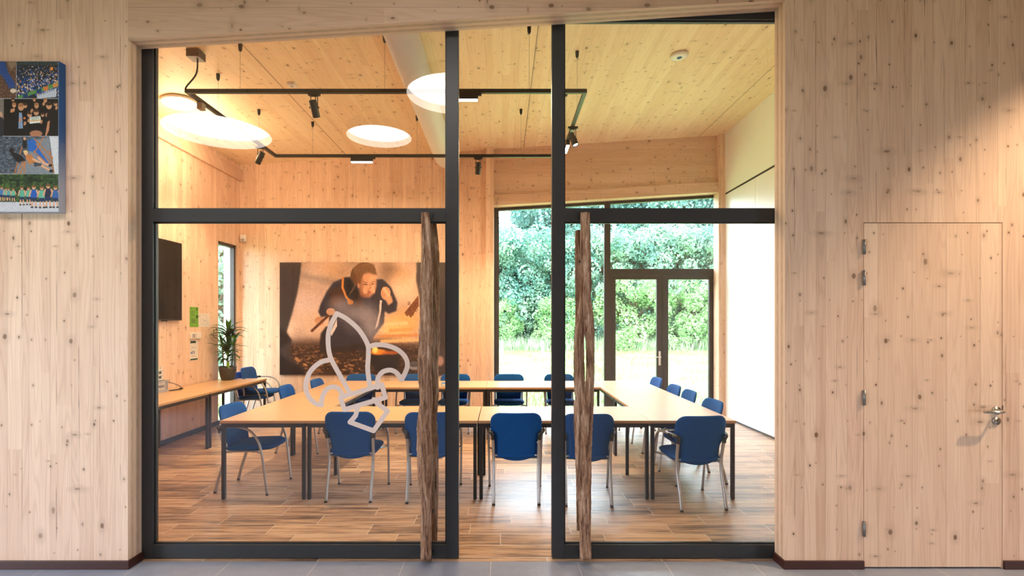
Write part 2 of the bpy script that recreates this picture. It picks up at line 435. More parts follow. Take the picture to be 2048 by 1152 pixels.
# hall shell (behind the camera: seen only as light and in reflections)
b = MB(); b.box(-6.6, -6.5, -1.8, 0, 0, 5.2); b.box(-6.6, -6.5, -9.2, -5.2, 0, 5.2); b.box(-6.6, -6.5, -5.2, -1.8, 0, .1); b.box(-6.6, -6.5, -5.2, -1.8, 2.1, 5.2)
S(b.build('wall_hall_left', M_WALL))
S(MB().box(6.5, 6.6, -9.2, -6.0, 0, 5.2).box(6.5, 6.6, -4.2, 0, 0, 5.2).box(6.5, 6.6, -6.0, -4.2, 0, .1).box(6.5, 6.6, -6.0, -4.2, 2.3, 5.2).build('wall_hall_right', M_WALL))
S(MB().box(-6.6, 6.6, -9.3, -9.2, 0, 5.2).build('wall_hall_back', M_WALL))
S(MB().box(-6.8, 6.8, -9.4, .13, 5.2, 5.4).build('ceiling_hall', M_CEIL))
# meeting room
top = lambda x: zc(x)+.02
WY0, WY1, WZ = 4.77, 5.35, 2.97
b = MB(); b.box(-4.80, XL, .13, WY0, 0, 4.6, top=lambda x: zc(XL)+.02); b.box(-4.80, XL, WY1, 5.66, 0, 4.6, top=lambda x: zc(XL)+.02)
b.box(-4.80, XL, WY0, WY1, WZ, 4.6, top=lambda x: zc(XL)+.02)
S(b.build('wall_left', M_WALL))
S(MB().box(-4.80, -.15, YB, 5.66, 0, 4.7, top=top).build('wall_back', M_WALL))
S(MB().box(-.283, -.150, 5.28, YB, 0, 4.7, top=top).build('column_back', M_WALL, bevel=.003))
S(MB().box(-.15, XR+.02, 5.42, 5.50, 3.8, 4.9, top=top, bot=lambda x: 3.84+.0605*(x+.15)).build('wall_back_upper', M_BEAM))
S(MB().box(-.15, XR+.02, 5.37, 5.66, 3.66, 3.9, bot=lambda x: 3.665+.0605*(x+.15), top=lambda x: 3.845+.0605*(x+.15)).build('beam_lintel', M_BEAM))
S(MB().box(3.72, XR+.01, 5.34, 5.56, 0, 4.9, top=top).build('column_corner', M_WALL, bevel=.003))
b = MB(); b.box(-4.95, 4.15, .13, 5.95, 4.4, 5.1, bot=zc, top=lambda x: zc(x)+.25); S(b.build('ceiling', M_CEIL))
S(MB().box(XL, XL+.045, .14, YB, 4.1, 4.3, ).build('trim_1', M_BEAM))
# right wall: upper painted wall, channel, tall panels
wr = MB(); wr.box(XR, 4.1, .13, 5.45, 3.875, 4.95, top=top).box(XR+.05, 4.1, .13, 5.45, 0, 3.875)
wr = wr.build('wall_right', M_WHITE); S(wr)
MB().box(XR+.004, XR+.05, .13, 5.33, 3.845, 3.875).build('channel', M_BLACK, wr)
MB().box(XR+.012, XR+.05, .13, 5.33, 0, .035).build('skirting_shadow', M_BASED, wr)  # recessed skirting strip, coloured dark for the shadow at the panel foot
ys = [.14, .57, 1.81, 3.05, 4.29, 5.33]
for a, c in zip(ys[:-1], ys[1:]):
    MB().box(XR, XR+.04, a+.003, c-.003, .035, 3.842).build('panel', M_PANEL, wr, bevel=.001)
S(MB().box(XL, XL+.014, .14, WY0, 0, .07).build('baseboard_left', M_BASED))
S(MB().box(XL, -.285, YB-.014, YB, 0, .07).build('baseboard_back', M_BASED))
# inner front wall return (room side)
b = MB(); b.box(XL, OL-.3, .135, .24, 0, 4.6, top=top); b.box(2.6, XR, .135, .24, 0, 4.95, top=top)
b.box(OL-.3, 2.6, .21, .24, 3.95, 4.9, top=top); S(b.build('wall_room_front', M_WALL))

# slot window in the left wall
w = MB(); fx0, fx1 = -4.67, -4.60
w.box(fx0, fx1, WY0, WY0+.05, 0, WZ); w.box(fx0, fx1, WY1-.05, WY1, 0, WZ); w.box(fx0, fx1, WY0, WY1, WZ-.05, WZ); w.box(fx0, fx1, WY0, WY1, 0, .05)
w = w.build('window_1', M_WFRAME); S(w)
MB().box(-4.64, -4.63, WY0+.05, WY1-.05, .05, WZ-.05).build('pane', M_GLASS, w)
r_ = MB(); r_.box(-4.79, -4.67, WY1-.012, WY1, 0, WZ); r_.box(-4.79, -4.67, WY0, WY0+.012, 0, WZ); r_.build('reveal', M_REVEAL, w)
# glazed back front
FY0, FY1 = 5.57, 5.64
wt = lambda x: 3.68+.0605*(x+.15)
def bx(*a, **k): return MB().box(*a, **k)
w = MB(); w.box(-.15, -.062, FY0, FY1, 0, 3.7, top=wt); w.box(1.798, 1.850, FY0, FY1, 0, 3.7, top=wt)
w.box(-.062, 1.798, FY0, FY1, 3.6, 3.7, top=wt, bot=lambda x: wt(x)-.065); w.box(-.062, 1.798, FY0, FY1, 0, .06)
w = w.build('window_2', M_WFRAME); S(w)
MB().box(-.062, 1.798, 5.60, 5.61, .06, 3.7, top=lambda x: wt(x)-.065).build('pane', M_GLASS, w)
w = MB(); w.box(1.850, 1.905, FY0, FY1, 2.53, 3.8, top=wt); w.box(3.765, 3.84, FY0, FY1, 2.53, 3.9, top=wt)
w.box(1.905, 3.765, FY0, FY1, 3.7, 3.9, top=wt, bot=lambda x: wt(x)-.065); w.box(1.905, 3.765, FY0, FY1, 2.53, 2.594)
w = w.build('window_3', M_WFRAME); S(w)
MB().box(1.905, 3.765, 5.60, 5.61, 2.594, 3.85, top=lambda x: wt(x)-.065).build('pane', M_GLASS, w)
# terrace double door
d4 = MB(); d4.box(1.850, 1.93, FY0, FY1, 0, 2.53); d4.box(3.73, 3.84, FY0, FY1, 0, 2.53); d4.box(1.93, 3.73, FY0, FY1, 2.49, 2.53)
d4 = d4.build('door_4', M_WFRAME); S(d4)
for x0, x1, g0, g1 in ((1.934, 2.824, 2.0, 2.725), (2.828, 3.726, 2.93, 3.65)):
    m = MB(); m.box(x0, g0, FY0+.005, FY1-.005, .01, 2.486); m.box(g1, x1, FY0+.005, FY1-.005, .01, 2.486)
    m.box(g0, g1, FY0+.005, FY1-.005, 2.409, 2.486); m.box(g0, g1, FY0+.005, FY1-.005, .01, .14)
    lf = m.build('door_leaf', M_WFRAME, d4, bevel=.003)
    MB().box(g0, g1, 5.60, 5.61, .14, 2.409).build('pane', M_GLASS, lf)
h = MB(); h.box(2.755, 2.79, 5.56, 5.575, .89, 1.14); h.tube([(2.772, 5.56, 1.04), (2.772, 5.515, 1.04)], .009); h.tube([(2.785, 5.515, 1.04), (2.65, 5.515, 1.04)], .010)
h.build('door_handle', M_PLASTW, d4, bevel=.002)

# ---------------------------------------------------------------- sliding glass doors
DY0, DY1 = .136, .196
def slide(name, x0, x1, stile0, stile1, ztop, inner0, inner1):
    """frame with mid rail and bottom rail"""
    f = MB(); f.box(x0, inner0, DY0, DY1, .008, ztop); f.box(inner1, x1, DY0, DY1, .008, ztop)
    f.box(inner0, inner1, DY0, DY1, .008, .102); f.box(inner0, inner1, DY0, DY1, 2.364, 2.455); f.box(inner0, inner1, DY0, DY1, ztop-.075, ztop)
    f = f.build(name, M_FRAME, bevel=.002); S(f)
    MB().box(inner0, inner1, .160, .170, .102, 2.364).build('pane', M_GLASS, f)
    MB().box(inner0, inner1, .160, .170, 2.455, ztop-.075).build('pane', M_GLASS, f)
    g = MB()
    for z0, z1 in ((.102, 2.364), (2.455, ztop-.075)):
        g.box(inner0, inner0+.008, .155, .175, z0, z1); g.box(inner1-.008, inner1, .155, .175, z0, z1); g.box(inner0, inner1, .155, .175, z0, z0+.008); g.box(inner0, inner1, .155, .175, z1-.008, z1)
    g.build('glazing_bead', M_BLACK, f)
    return f
door1 = slide('door_1', -2.531, -.308, 0, 0, 3.855, -2.448, -.395)
door2 = slide('door_2', .346, 2.10, 0, 0, 3.855, .434, 2.02)
S(MB().box(OL-.02, 2.3, .132, .20, 3.856, 3.95).build('trim_2', M_FRAME))

def branch_mesh(m, path, seed, seg=28, step=.02):
    """path: list of (z, x, y, r)"""
    rs = np.random.default_rng(seed)
    ph = rs.uniform(0, 2*PI, 8); fr = rs.uniform(1.5, 7, 8); k = rs.integers(2, 7, 8); am = rs.uniform(.02, .07, 8)
    z0, z1 = path[0][0], path[-1][0]; n = max(2, int((z1-z0)/step)); A = np.array(path)
    rings = []
    for i in range(n+1):
        z = z0+(z1-z0)*i/n
        x, y, r = (np.interp(z, A[:, 0], A[:, q]) for q in (1, 2, 3))
        ids = []
        for j in range(seg):
            a = 2*PI*j/seg
            d = sum(am[q]*math.sin(k[q]*a+fr[q]*z+ph[q]) for q in range(8)) + rs.normal(0, .035)
            R = r*(1+d); m.v.append((x+R*math.cos(a), y+R*math.sin(a), z)); ids.append(len(m.v)-1)
        rings.append(ids)
    for a, b_ in zip(rings[:-1], rings[1:]):
        for j in range(seg): m.face((a[j], a[(j+1) % seg], b_[(j+1) % seg], b_[j]), True)
    m.face(rings[0][::-1]); m.face(rings[-1])
def P(px, py, s): return ((px-1005)/s, 1.665-(py-643)/s)
def path_from(pts, s, y):
    out = []
    for px, py, wd in pts:
        x, z = P(px, py, s); out.append((z, x, y, wd/2/s))
    return sorted(out)
HY = .065; hs = F/(3.434+HY)
LP = [(852, 1116, 20), (854, 1000, 21), (851, 960, 27), (849, 900, 30), (847, 850, 27), (852, 800, 25), (849, 740, 27), (852, 690, 28), (853, 640, 25), (853, 560, 25), (854, 500, 22), (852, 450, 19), (850, 426, 17)]
def handle(parent, strands, y, seed, label, flip=1, dx=0):
    m = MB()
    for st in strands:
        branch_mesh(m, [(z, x+dx, yy, r) for z, x, yy, r in path_from(st, hs, y)], seed); seed += 1
    o = m.build('door_handle', M_TRUNK, parent); o['label'] = label
    zt, xt = P(0, 426, hs)[1], path_from(strands[0], hs, y)
    peg = MB()
    for z in (.30, 2.10):
        xx = np.interp(z, [q[0] for q in xt], [q[1] for q in xt])+dx
        ye = DY0 if y < DY0 else DY1
        peg.tube([(xx, y, z), (xx, ye, z)], .012)
    if y < DY0:
        z = 2.408; xx = xt[-1][1]; peg.box(xx-.045, xx+.045, DY0-.012, DY0, z-.02, z+.02); peg.tube([(xx, HY+.02, z-.012), (xx, DY0, z-.012)], .014)
        xx = xt[0][1]; z = .045; peg.box(xx-.045, xx+.045, DY0-.012, DY0, z-.015, z+.015); peg.tube([(xx, HY, z+.02), (xx, DY0, z+.02)], .014)
    peg.build('bracket', M_BLACK, o)
    return o
handle(door1, [LP], HY, 1, 'barkless tree trunk pull handle')
handle(door1, [[(a, b_, c*1.05) for a, b_, c in LP]], .285, 5, 'barkless tree trunk on room side', dx=.012)
R0 = [(1171, 1116, 22), (1171, 1060, 22), (1170, 1000, 24), (1169, 900, 26), (1168, 840, 25), (1166, 812, 22), (1157, 780, 18), (1156, 740, 17), (1157, 690, 18), (1160, 655, 20), (1169, 610, 22), (1172, 560, 22), (1171, 500, 21), (1171, 426, 18)]
R1 = [(1173, 900, 20), (1175, 850, 22), (1179, 800, 17), (1181, 740, 15), (1181, 690, 15), (1180, 662, 17), (1175, 630, 22), (1172, 600, 20)]
R2 = [(1160, 1000, 12), (1158, 900, 16), (1157, 840, 18), (1156, 800, 16)]
handle(door2, [R0, R1, R2], HY, 21, 'forked barkless tree trunk pull handle')
handle(door2, [[(1172, 1085, 16), (1173, 900, 20), (1170, 640, 20), (1170, 450, 18)]], .285, 31, 'barkless tree trunk on room side', dx=-.004)

# scouting emblem on the left pane: outlined lily in frosted film
def E(x, y): return P(540+x/2.88, 500+y/2.88, F/(3.434+.156))
strokes = [
 [(458, 822), (405, 728), (345, 610), (334, 500), (350, 430), (384, 366), (440, 396), (510, 458), (560, 540), (566, 600), (562, 680), (568, 740), (576, 792)],
 [(345, 632), (285, 650), (228, 705), (205, 780), (222, 845), (262, 885), (296, 893), (300, 850), (322, 808), (358, 788), (395, 800), (418, 838)],
 [(572, 556), (610, 546), (670, 550), (735, 575), (780, 620), (790, 675), (758, 748), (728, 708), (690, 692), (645, 705), (620, 745), (618, 792)],
 [(404, 850), (520, 815), (644, 775), (664, 850), (545, 885), (428, 920), (404, 850)],
 [(506, 905), (492, 955), (460, 992), (596, 1042), (677, 928), (622, 888), (598, 862)],
]
def smooth(pts, n=6):
    P_ = [Vector(p) for p in pts]; out = []
    cl = (P_[0]-P_[-1]).length < 1e-6
    for i in range(len(P_)-1):
        p0 = P_[i-1] if i else (P_[-2] if cl else P_[0]); p1, p2 = P_[i], P_[i+1]; p3 = P_[i+2] if i+2 < len(P_) else (P_[1] if cl else P_[-1])
        for k in range(n):
            t = k/n
            out.append(.5*((2*p1)+(-p0+p2)*t+(2*p0-5*p1+4*p2-p3)*t*t+(-p0+3*p1-3*p2+p3)*t**3))
    out.append(P_[-1]); return out
em = MB(); wst = .0168
# rasterised union keeps the film one even layer
gx0, gz0 = E(170, 1070); gx1, gz1 = E(820, 340)
res = .0030
nx = int((gx1-gx0)/res); nz = int((gz1-gz0)/res)
GX, GZ = np.meshgrid(gx0+res*np.arange(nx+1), gz0+res*np.arange(nz+1))
dist = np.full(GX.shape, 9.0)
for si, st in enumerate(strokes):
    q = [Vector(E(*p)) for p in st]
    if si < 3: 
        # keep tips and meeting points sharp by smoothing between them
        cuts = {0: [5], 1: [6], 2: [6]}[si]; segs = []; a = 0
        for c_ in cuts+[len(q)-1]: segs += smooth(q[a:c_+1]); a = c_
        q = segs
    for p, r_2 in zip(q[:-1], q[1:]):
        d = r_2-p; L2 = d.length_squared
        if L2 < 1e-12: continue
        t = np.clip(((GX-p.x)*d.x+(GZ-p.y)*d.y)/L2, 0, 1)
        dist = np.minimum(dist, np.hypot(GX-p.x-t*d.x, GZ-p.y-t*d.y))
idx = -np.ones(GX.shape, int)
# pull boundary vertices onto the outline for a clean edge
gzd, gxd = np.gradient(dist, res)
over = np.clip(dist-wst, -res, res)
near = np.abs(dist-wst) < res
VX = np.where(near, GX-gxd*over, GX); VZ = np.where(near, GZ-gzd*over, GZ)
yf = .1585
cells = [(i, j) for i in range(nz) for j in range(nx) if dist[i:i+2, j:j+2].mean() < wst]
for i, j in cells:
    q = []
    for a, b_ in ((i, j), (i, j+1), (i+1, j+1), (i+1, j)):
        if idx[a, b_] < 0: idx[a, b_] = len(em.v); em.v.append((VX[a, b_], yf, VZ[a, b_]))
        q.append(idx[a, b_])
    em.face(q)
lily = em.build('emblem', M_FROST, door1); lily['label'] = 'frosted outline of a tilted lily emblem'
md = lily.modifiers.new('thickness', 'SOLIDIFY'); md.thickness = .0006

# ---------------------------------------------------------------- flush wooden door
d3 = MB().box(DX0+.004, DX1-.004, .001, .045, .012, DZ1-.005).build('door_3', M_DOORW); S(d3)
MB().box(DX0-.02, DX1+.02, .131, .134, 0, DZ1+.02).build('dark_backing', M_BLACK, d3)  # black sheet behind the leaf, stands in for the shade in the door gap
for py in (494, 556, 795, 1057):
    z = P(0, py, 297)[1]; m = MB()
    m.tube([(DX0, -.008, z-.05), (DX0, -.008, z+.05)], .0085, 12)
    for q in (-.03, -.01, .01, .03): m.tube([(DX0, -.008, z+q-.001), (DX0, -.008, z+q+.001)], .0095, 12)
    m.build('hinge', M_HINGE, d3)
RX = Matrix.Rotation(PI/2, 3, 'X')
hx, hz = P(1992, 821, 297)
m = MB(); m.lathe([(.027, 0), (.027, .008), (.0, .0085)], (hx, 0, hz), 32, RX)
m.tube([(hx, -.005, hz), (hx, -.045, hz), (hx-.004, -.057, hz), (hx-.018, -.062, hz), (hx-.137, -.062, hz)], .0095, 14)
hh = m.build('door_handle', M_STEEL, d3)
lx, lz = P(1992, 842, 297)
m = MB(); m.lathe([(.026, 0), (.026, .007), (.0, .0075)], (lx, 0, lz), 32, RX); lk = m.build('lock', M_STEEL, d3)
m = MB(); m.lathe([(.006, .0076), (.006, .0082), (0, .0083)], (lx, 0, lz+.007), 16, RX); m.box(lx-.0025, lx+.0025, -.0086, -.0074, lz-.014, lz+.006); m.build('keyhole', M_KEY, lk)
MB().box(DX1-.002, DX1+.002, -.002, .0, hz+.005, hz+.035).build('strike_plate', M_BLACK, d3)

# ---------------------------------------------------------------- tables
def make_table(name, L=1.6, Wd=.8):
    """local x = length; tabletop top at .74"""
    t = empty(name)
    bx(-L/2, L/2, -Wd/2, Wd/2, .714, .74).build('tabletop', M_LAM, t, bevel=.0015)
    e = MB(); k = .0006
    e.box(-L/2-k, L/2+k, -Wd/2-k, -Wd/2+.002, .7145, .7375); e.box(-L/2-k, L/2+k, Wd/2-.002, Wd/2+k, .7145, .7375)
    e.box(-L/2-k, -L/2+.002, -Wd/2, Wd/2, .7145, .7375); e.box(L/2-.002, L/2+k, -Wd/2, Wd/2, .7145, .7375)
    e.build('edge_band', M_LAMEDGE, t)
    f = MB(); i = .008; r = .03
    f.box(-L/2+i, L/2-i, -Wd/2+i, -Wd/2+i+r, .674, .714); f.box(-L/2+i, L/2-i, Wd/2-i-r, Wd/2-i, .674, .714)
    f.box(-L/2+i, -L/2+i+r, -Wd/2+i+r, Wd/2-i-r, .674, .714); f.box(L/2-i-r, L/2-i, -Wd/2+i+r, Wd/2-i-r, .674, .714)
    f.build('table_frame', M_BLACK, t, bevel=.002)
    for sx in (-1, 1):
        for sy in (-1, 1):
            a, b2 = sx*(L/2-i), sx*(L/2-i-.032); c, d = sy*(Wd/2-i), sy*(Wd/2-i-.032)
            lg = bx(min(a, b2), max(a, b2), min(c, d), max(c, d), .006, .674).build('leg', M_BLACK, t, bevel=.002)
            bx(min(a, b2)+.003, max(a, b2)-.003, min(c, d)+.003, max(c, d)-.003, 0, .006).build('glide', M_PLAST, lg)
    return t
T0 = make_table('conference_table'); first = [True]
def table(x, y, rz, label, group='tables pushed together in a hollow rectangle', proto=None):
    if first[0]: t = T0; first[0] = False
    else: t = copy_tree(T0)
    t.location = (x, y, 0); t.rotation_euler = (0, 0, rz); tag(t, label, 'table', group); return t
table(-2.236, 2.123, PI/2, 'beech-topped table at the near left corner of the table rectangle, end towards the glass door')
table(-2.236, 3.727, PI/2, 'beech-topped table lengthwise behind the near left corner table, beside the campfire picture')
table(-1.033, 1.723, 0, 'beech-topped table in the near row, behind the left tree trunk handle')
table(.576, 1.723, 0, 'beech-topped table in the near row, seen through the open doorway and right trunk handle')
table(1.780, 2.123, PI/2, 'white-glaring table at the near right corner, with the angled blue chair at its end')
table(1.780, 3.727, PI/2, 'white-glaring table lengthwise at the far right corner, before the terrace door')
table(-1.033, 4.122, 0, 'beech-topped table in the far row in front of the campfire picture')
table(.571, 4.122, 0, 'beech-topped table in the far row in front of the tall garden window')
T1 = make_table('side_table', 1.6, .72)
T1.location = (-4.195, 4.065, 0); T1.rotation_euler = (0, 0, PI/2); tag(T1, 'beech-topped side table along the left wall carrying the potted plant', 'table', 'side tables along the left wall')
t = copy_tree(T1); t.location = (-4.195, 2.455, 0); tag(t, 'beech-topped side table along the left wall under the television, carrying a grey crate', 'table', 'side tables along the left wall')

# ---------------------------------------------------------------- chairs
def arc(pts, n=7): 
    return [tuple(v) for v in smooth(pts, n)]
def cushion(w, d, t, r, fn, N_=14):
    """rounded rectangular cushion: returns mesh; fn(x,y)->z offset"""
    m = MB()
    def border(a):
        c, s_ = math.cos(a), math.sin(a); hx_, hy_ = w/2, d/2
        e = 4.5
        k = (abs(c/hx_)**e+abs(s_/hy_)**e)**(-1/e); return k
    nr, na = 9, 48; rows = []
    for side in (1, -1):
        P_ = []
        for i in range(nr+1):
            q = i/nr; q = math.sin(q*PI/2)
            hgt = t/2*math.sqrt(max(0, 1-q**5))
            row = []
            for j in range(na+1):
                a = 2*PI*j/na*side; k = border(a)*q; x, y = k*math.cos(a), k*math.sin(a)
                row.append((x, y, fn(x, y)+side*hgt))
            P_.append(row)
        m.sheet(P_)
    return m
def make_chair():
    t = empty('conference_chair')
    def seatz(x, y): return .445 - .8*max(0, y-.15)**2*3 - .02*(1-(y+.25)/.5) - .25*max(0, abs(x)-.14)**2*-3
    m = cushion(.46, .47, .075, .06, seatz)
    m.v = [(x, y+.035, z) for x, y, z in m.v]
    m.build('seat', M_FAB, t, weld=True)
    # backrest
    def hw(z):
        if z > .62: W_ = .236
        elif z > .56: W_ = .236-(.62-z)/.06*.040
        else: W_ = .196-(.56-z)/.16*.012
        zt = .833; r = .085
        if z > zt-r: W_ -= r-math.sqrt(max(0, r*r-(z-(zt-r))**2))
        if z < .425: W_ -= (.425-z)*2.0
        return W_
    def by(x, z): return -.165-.095*(max(0, z-.40)/.43)**1.1 + .30*x*x*2.2
    m = MB(); R, Cn = 30, 18
    for side in (1, -1):
        P_ = []
        for i in range(R+1):
            q = i/R; z = .398+.435*(.5-.5*math.cos(q*PI)); row = []
            w_ = hw(z)
            for j in range(Cn+1):
                u = -1+2*j/Cn; u = math.sin(u*PI/2)*side
                x = u*w_; th = .021*math.sqrt(max(0, 1-abs(u)**6))*math.sqrt(max(0, 1-abs(2*q-1)**8))
                zz = z - (.022*(1-u*u) if q < .5 else 0)*(1-2*q)
                row.append((x, by(x, z)-side*th, zz))
            P_.append(row)
        m.sheet(P_)
    m.build('backrest', M_FAB, t, weld=True)
    for sx in (-1, 1):
        # rear leg
        pts = arc([(sx*.205, -.268, 0.012), (sx*.205, -.235, .14), (sx*.206, -.185, .30), (sx*.208, -.175, .42), (sx*.210, -.195, .52), (sx*.212, -.215, .60)], 5)
        lg = MB().tube(pts, .0145, 10).build('leg', M_SILVER, t)
        MB().tube([(sx*.205, -.270, 0), (sx*.205, -.268, .014)], .0155, 10).build('foot_cap', M_PLAST, lg)
        # front leg running over into the arm
        pts = arc([(sx*.255, .268, .012), (sx*.258, .245, .20), (sx*.262, .215, .42), (sx*.265, .175, .54), (sx*.267, .10, .622), (sx*.266, .0, .652), (sx*.258, -.12, .655), (sx*.245, -.205, .648)], 6)
        lg = MB().tube(pts, .0115, 10).build('leg', M_SILVER, t)
        MB().tube([(sx*.255, .269, 0), (sx*.255, .268, .014)], .013, 10).build('foot_cap', M_PLAST, lg)
        pts = arc([(sx*.212, -.216, .585), (sx*.213, -.222, .62), (sx*.219, -.226, .640), (sx*.235, -.212, .648), (sx*.252, -.165, .654), (sx*.258, -.13, .655)], 4)
        MB().tube(pts, [.017]*5+[.020]*6+[.016]*(len(pts)-11), 12).build('arm_joint', M_PLAST, t)
    f = MB()
    for sx in (-1, 1):
        f.tube([(sx*.207, -.175, .395), (sx*.19, -.10, .400), (sx*.19, .12, .405), (sx*.259, .218, .405)], .010)
    f.tube([(-.19, .10, .398), (.19, .10, .398)], .010); f.tube([(-.19, -.12, .395), (.19, -.12, .395)], .010)
    f.tube([(-.17, -.175, .43), (-.207, -.178, .43)], .008); f.tube([(.17, -.175, .43), (.207, -.178, .43)], .008)
    f.build('seat_frame', M_SILVER, t)
    return t
CH = make_chair(); used = [False]
def chair(x, y, face, label, group, z=0):
    """face: heading of the sitter in degrees, 0 = +Y"""
    if not used[0]: c = CH; used[0] = True
    else: c = copy_tree(CH)
    c.location = (x, y, z); c.rotation_euler = (0, 0, math.radians(face)); tag(c, label, 'chair', group)
    return c
gf = 'blue chairs along the near row of tables, backs to the glass doors'
chair(-1.420, 1.525, 0, 'blue upholstered armchair seen from behind, partly covered by the lily emblem', gf)
chair(-.675, 1.50, 1, 'blue upholstered armchair behind the left tree trunk handle', gf)
chair(.125, 1.455, 0, 'blue upholstered armchair seen from behind, centred in the open doorway', gf)
chair(.785, 1.415, -2, 'blue upholstered armchair behind the forked right trunk handle', gf)
chair(1.745, 1.31, 5.4, 'blue upholstered armchair at the end of the near right corner table, seen from behind', gf)
gr = 'blue chairs along the right side of the tables'
chair(2.015, 1.975, 92, 'blue upholstered armchair tucked under the right tables, nearest the glass door', gr)
chair(2.03, 2.72, 88, 'blue upholstered armchair on the right side, second from the glass door', gr)
chair(2.03, 3.25, 90, 'blue upholstered armchair on the right side, third from the glass door', gr)
chair(2.06, 4.12, 91, 'blue upholstered armchair on the right side, nearest the terrace door', gr)
gl = 'blue chairs along the left side of the tables'
chair(-2.515, 1.715, -92, 'blue upholstered armchair half under the near left corner table, seen from its side', gl)
chair(-2.60, 3.22, -88, 'blue upholstered armchair on the left side of the tables, middle of three', gl)
chair(-2.46, 3.93, -90, 'blue upholstered armchair on the left side of the tables, nearest the campfire picture', gl)
gb = 'blue chairs along the far row of tables, facing the glass doors'
for x, a, l in ((-2.22, 2, 'below the kneeling scout in the picture'), (-1.33, 0, 'beside the left trunk handle, below the pictured fire bowl'), (-.75, -2, 'behind the left door stile, nearest the small blue box'),
                (.10, 0, 'seen through the open doorway, before the tall window'), (.895, 1, 'behind the right door stile, before the tall window')):
    chair(x, 4.40, 180+a, 'blue chair in far row, '+l, gb)
gs = 'two stacked chairs in the far left corner'
chair(-4.10, 4.98, -88, 'blue upholstered armchair in the far left corner, lower of the stacked two', gs)
chair(-3.99, 5.0, -90, 'blue upholstered armchair in the far left corner, upper of the stacked two', gs, z=.075)

# ---------------------------------------------------------------- painted prints
class Canvas:
    def __init__(s, w, h, x0, y0, x1, y1):
        s.w, s.h = w, h; s.x = np.linspace(x0, x1, w)[None, :]; s.y = np.linspace(y0, y1, h)[:, None]
        s.X = np.broadcast_to(s.x, (h, w)); s.Y = np.broadcast_to(s.y, (h, w)); s.c = np.zeros((h, w, 3)); s.px = (x1-x0)/w
    def over(s, mask, col):
        c = np.array(col)/255. if not isinstance(col, np.ndarray) else col
        s.c = s.c*(1-mask[..., None])+c*mask[..., None]
    def poly(s, pts, col, blur=0, a=1):
        m = np.zeros((s.h, s.w), bool); n = len(pts)
        for i in range(n):
            x1, y1 = pts[i]; x2, y2 = pts[(i+1) % n]
            if y1 == y2: continue
            c = (s.Y > min(y1, y2)) & (s.Y <= max(y1, y2)); xi = x1+(s.Y-y1)*(x2-x1)/(y2-y1)
            m ^= c & (s.X < xi)
        s.over(s.blur(m.astype(float), blur)*a, col)
    def ell(s, x, y, rx, ry, col, blur=0, a=1, rot=0):
        c, q = math.cos(rot), math.sin(rot); dx, dy = s.X-x, s.Y-y
        u, v = (dx*c+dy*q)/rx, (-dx*q+dy*c)/ry; d = np.sqrt(u*u+v*v)
        e = max(blur, s.px)/min(rx, ry); s.over(np.clip((1+e/2-d)/e, 0, 1)*a, col)
    def line(s, pts, wd, col, a=1):
        for (x1, y1), (x2, y2) in zip(pts[:-1], pts[1:]):
            L2 = (x2-x1)**2+(y2-y1)**2+1e-9; t = np.clip(((s.X-x1)*(x2-x1)+(s.Y-y1)*(y2-y1))/L2, 0, 1)
            d = np.hypot(s.X-x1-t*(x2-x1), s.Y-y1-t*(y2-y1)); s.over(np.clip((wd/2+s.px/2-d)/s.px, 0, 1)*a, col)
    def blur(s, m, r):
        k = int(r/s.px)
        if k < 1: return m
        for _ in range(3):
            for ax in (0, 1):
                pad = [(k, k) if q == ax else (0, 0) for q in range(m.ndim)]; p = np.pad(m, pad, mode='edge')
                cs = np.cumsum(p, axis=ax); z = np.zeros_like(np.take(cs, [0], axis=ax)); cs = np.concatenate([z, cs], axis=ax)
                n_ = m.shape[ax]; m = (np.take(cs, range(2*k+1, 2*k+1+n_), axis=ax)-np.take(cs, range(0, n_), axis=ax))/(2*k+1)
        return m
    def noise(s, sx, sy, seed):
        r = np.random.default_rng(seed); gw, gh = int(s.X.ptp()/sx)+3 if hasattr(s.X, 'ptp') else int((s.X.max()-s.X.min())/sx)+3, int((s.Y.max()-s.Y.min())/sy)+3
        g = r.random((gh, gw)); fx = (s.X-s.X.min())/sx; fy = (s.Y-s.Y.min())/sy
        i, j = fy.astype(int), fx.astype(int); a, b_ = fy-i, fx-j; a = a*a*(3-2*a); b_ = b_*b_*(3-2*b_)
        return (g[i, j]*(1-a)*(1-b_)+g[i+1, j]*a*(1-b_)+g[i, j+1]*(1-a)*b_+g[i+1, j+1]*a*b_)
    def mesh(s, name, X0, X1, Z0, Z1, y, mat, parent=None):
        h, w = s.h, s.w; xs = np.linspace(X0, X1, w); zs = np.linspace(Z1, Z0, h)
        GX_, GZ_ = np.meshgrid(xs, zs); co = np.stack([GX_, np.full_like(GX_, y), GZ_], -1).reshape(-1, 3)
        i = np.arange(h-1)[:, None]*w+np.arange(w-1)[None, :]; i = i.ravel(); F_ = np.stack([i, i+w, i+w+1, i+1], -1)
        me = bpy.data.meshes.new(name); me.from_pydata(co.tolist(), [], F_.tolist()); at = me.color_attributes.new('ink', 'FLOAT_COLOR', 'POINT')
        c = np.clip(s.c, 0, 1).reshape(-1, 3); lin = np.where(c <= .04045, c/12.92, ((c+.055)/1.055)**2.4)
        at.data.foreach_set('color', np.concatenate([lin, np.ones((len(lin), 1))], 1).astype(np.float32).ravel())
        me.materials.append(mat); o = bpy.data.objects.new(name, me); COL.objects.link(o); o.parent = parent; return o

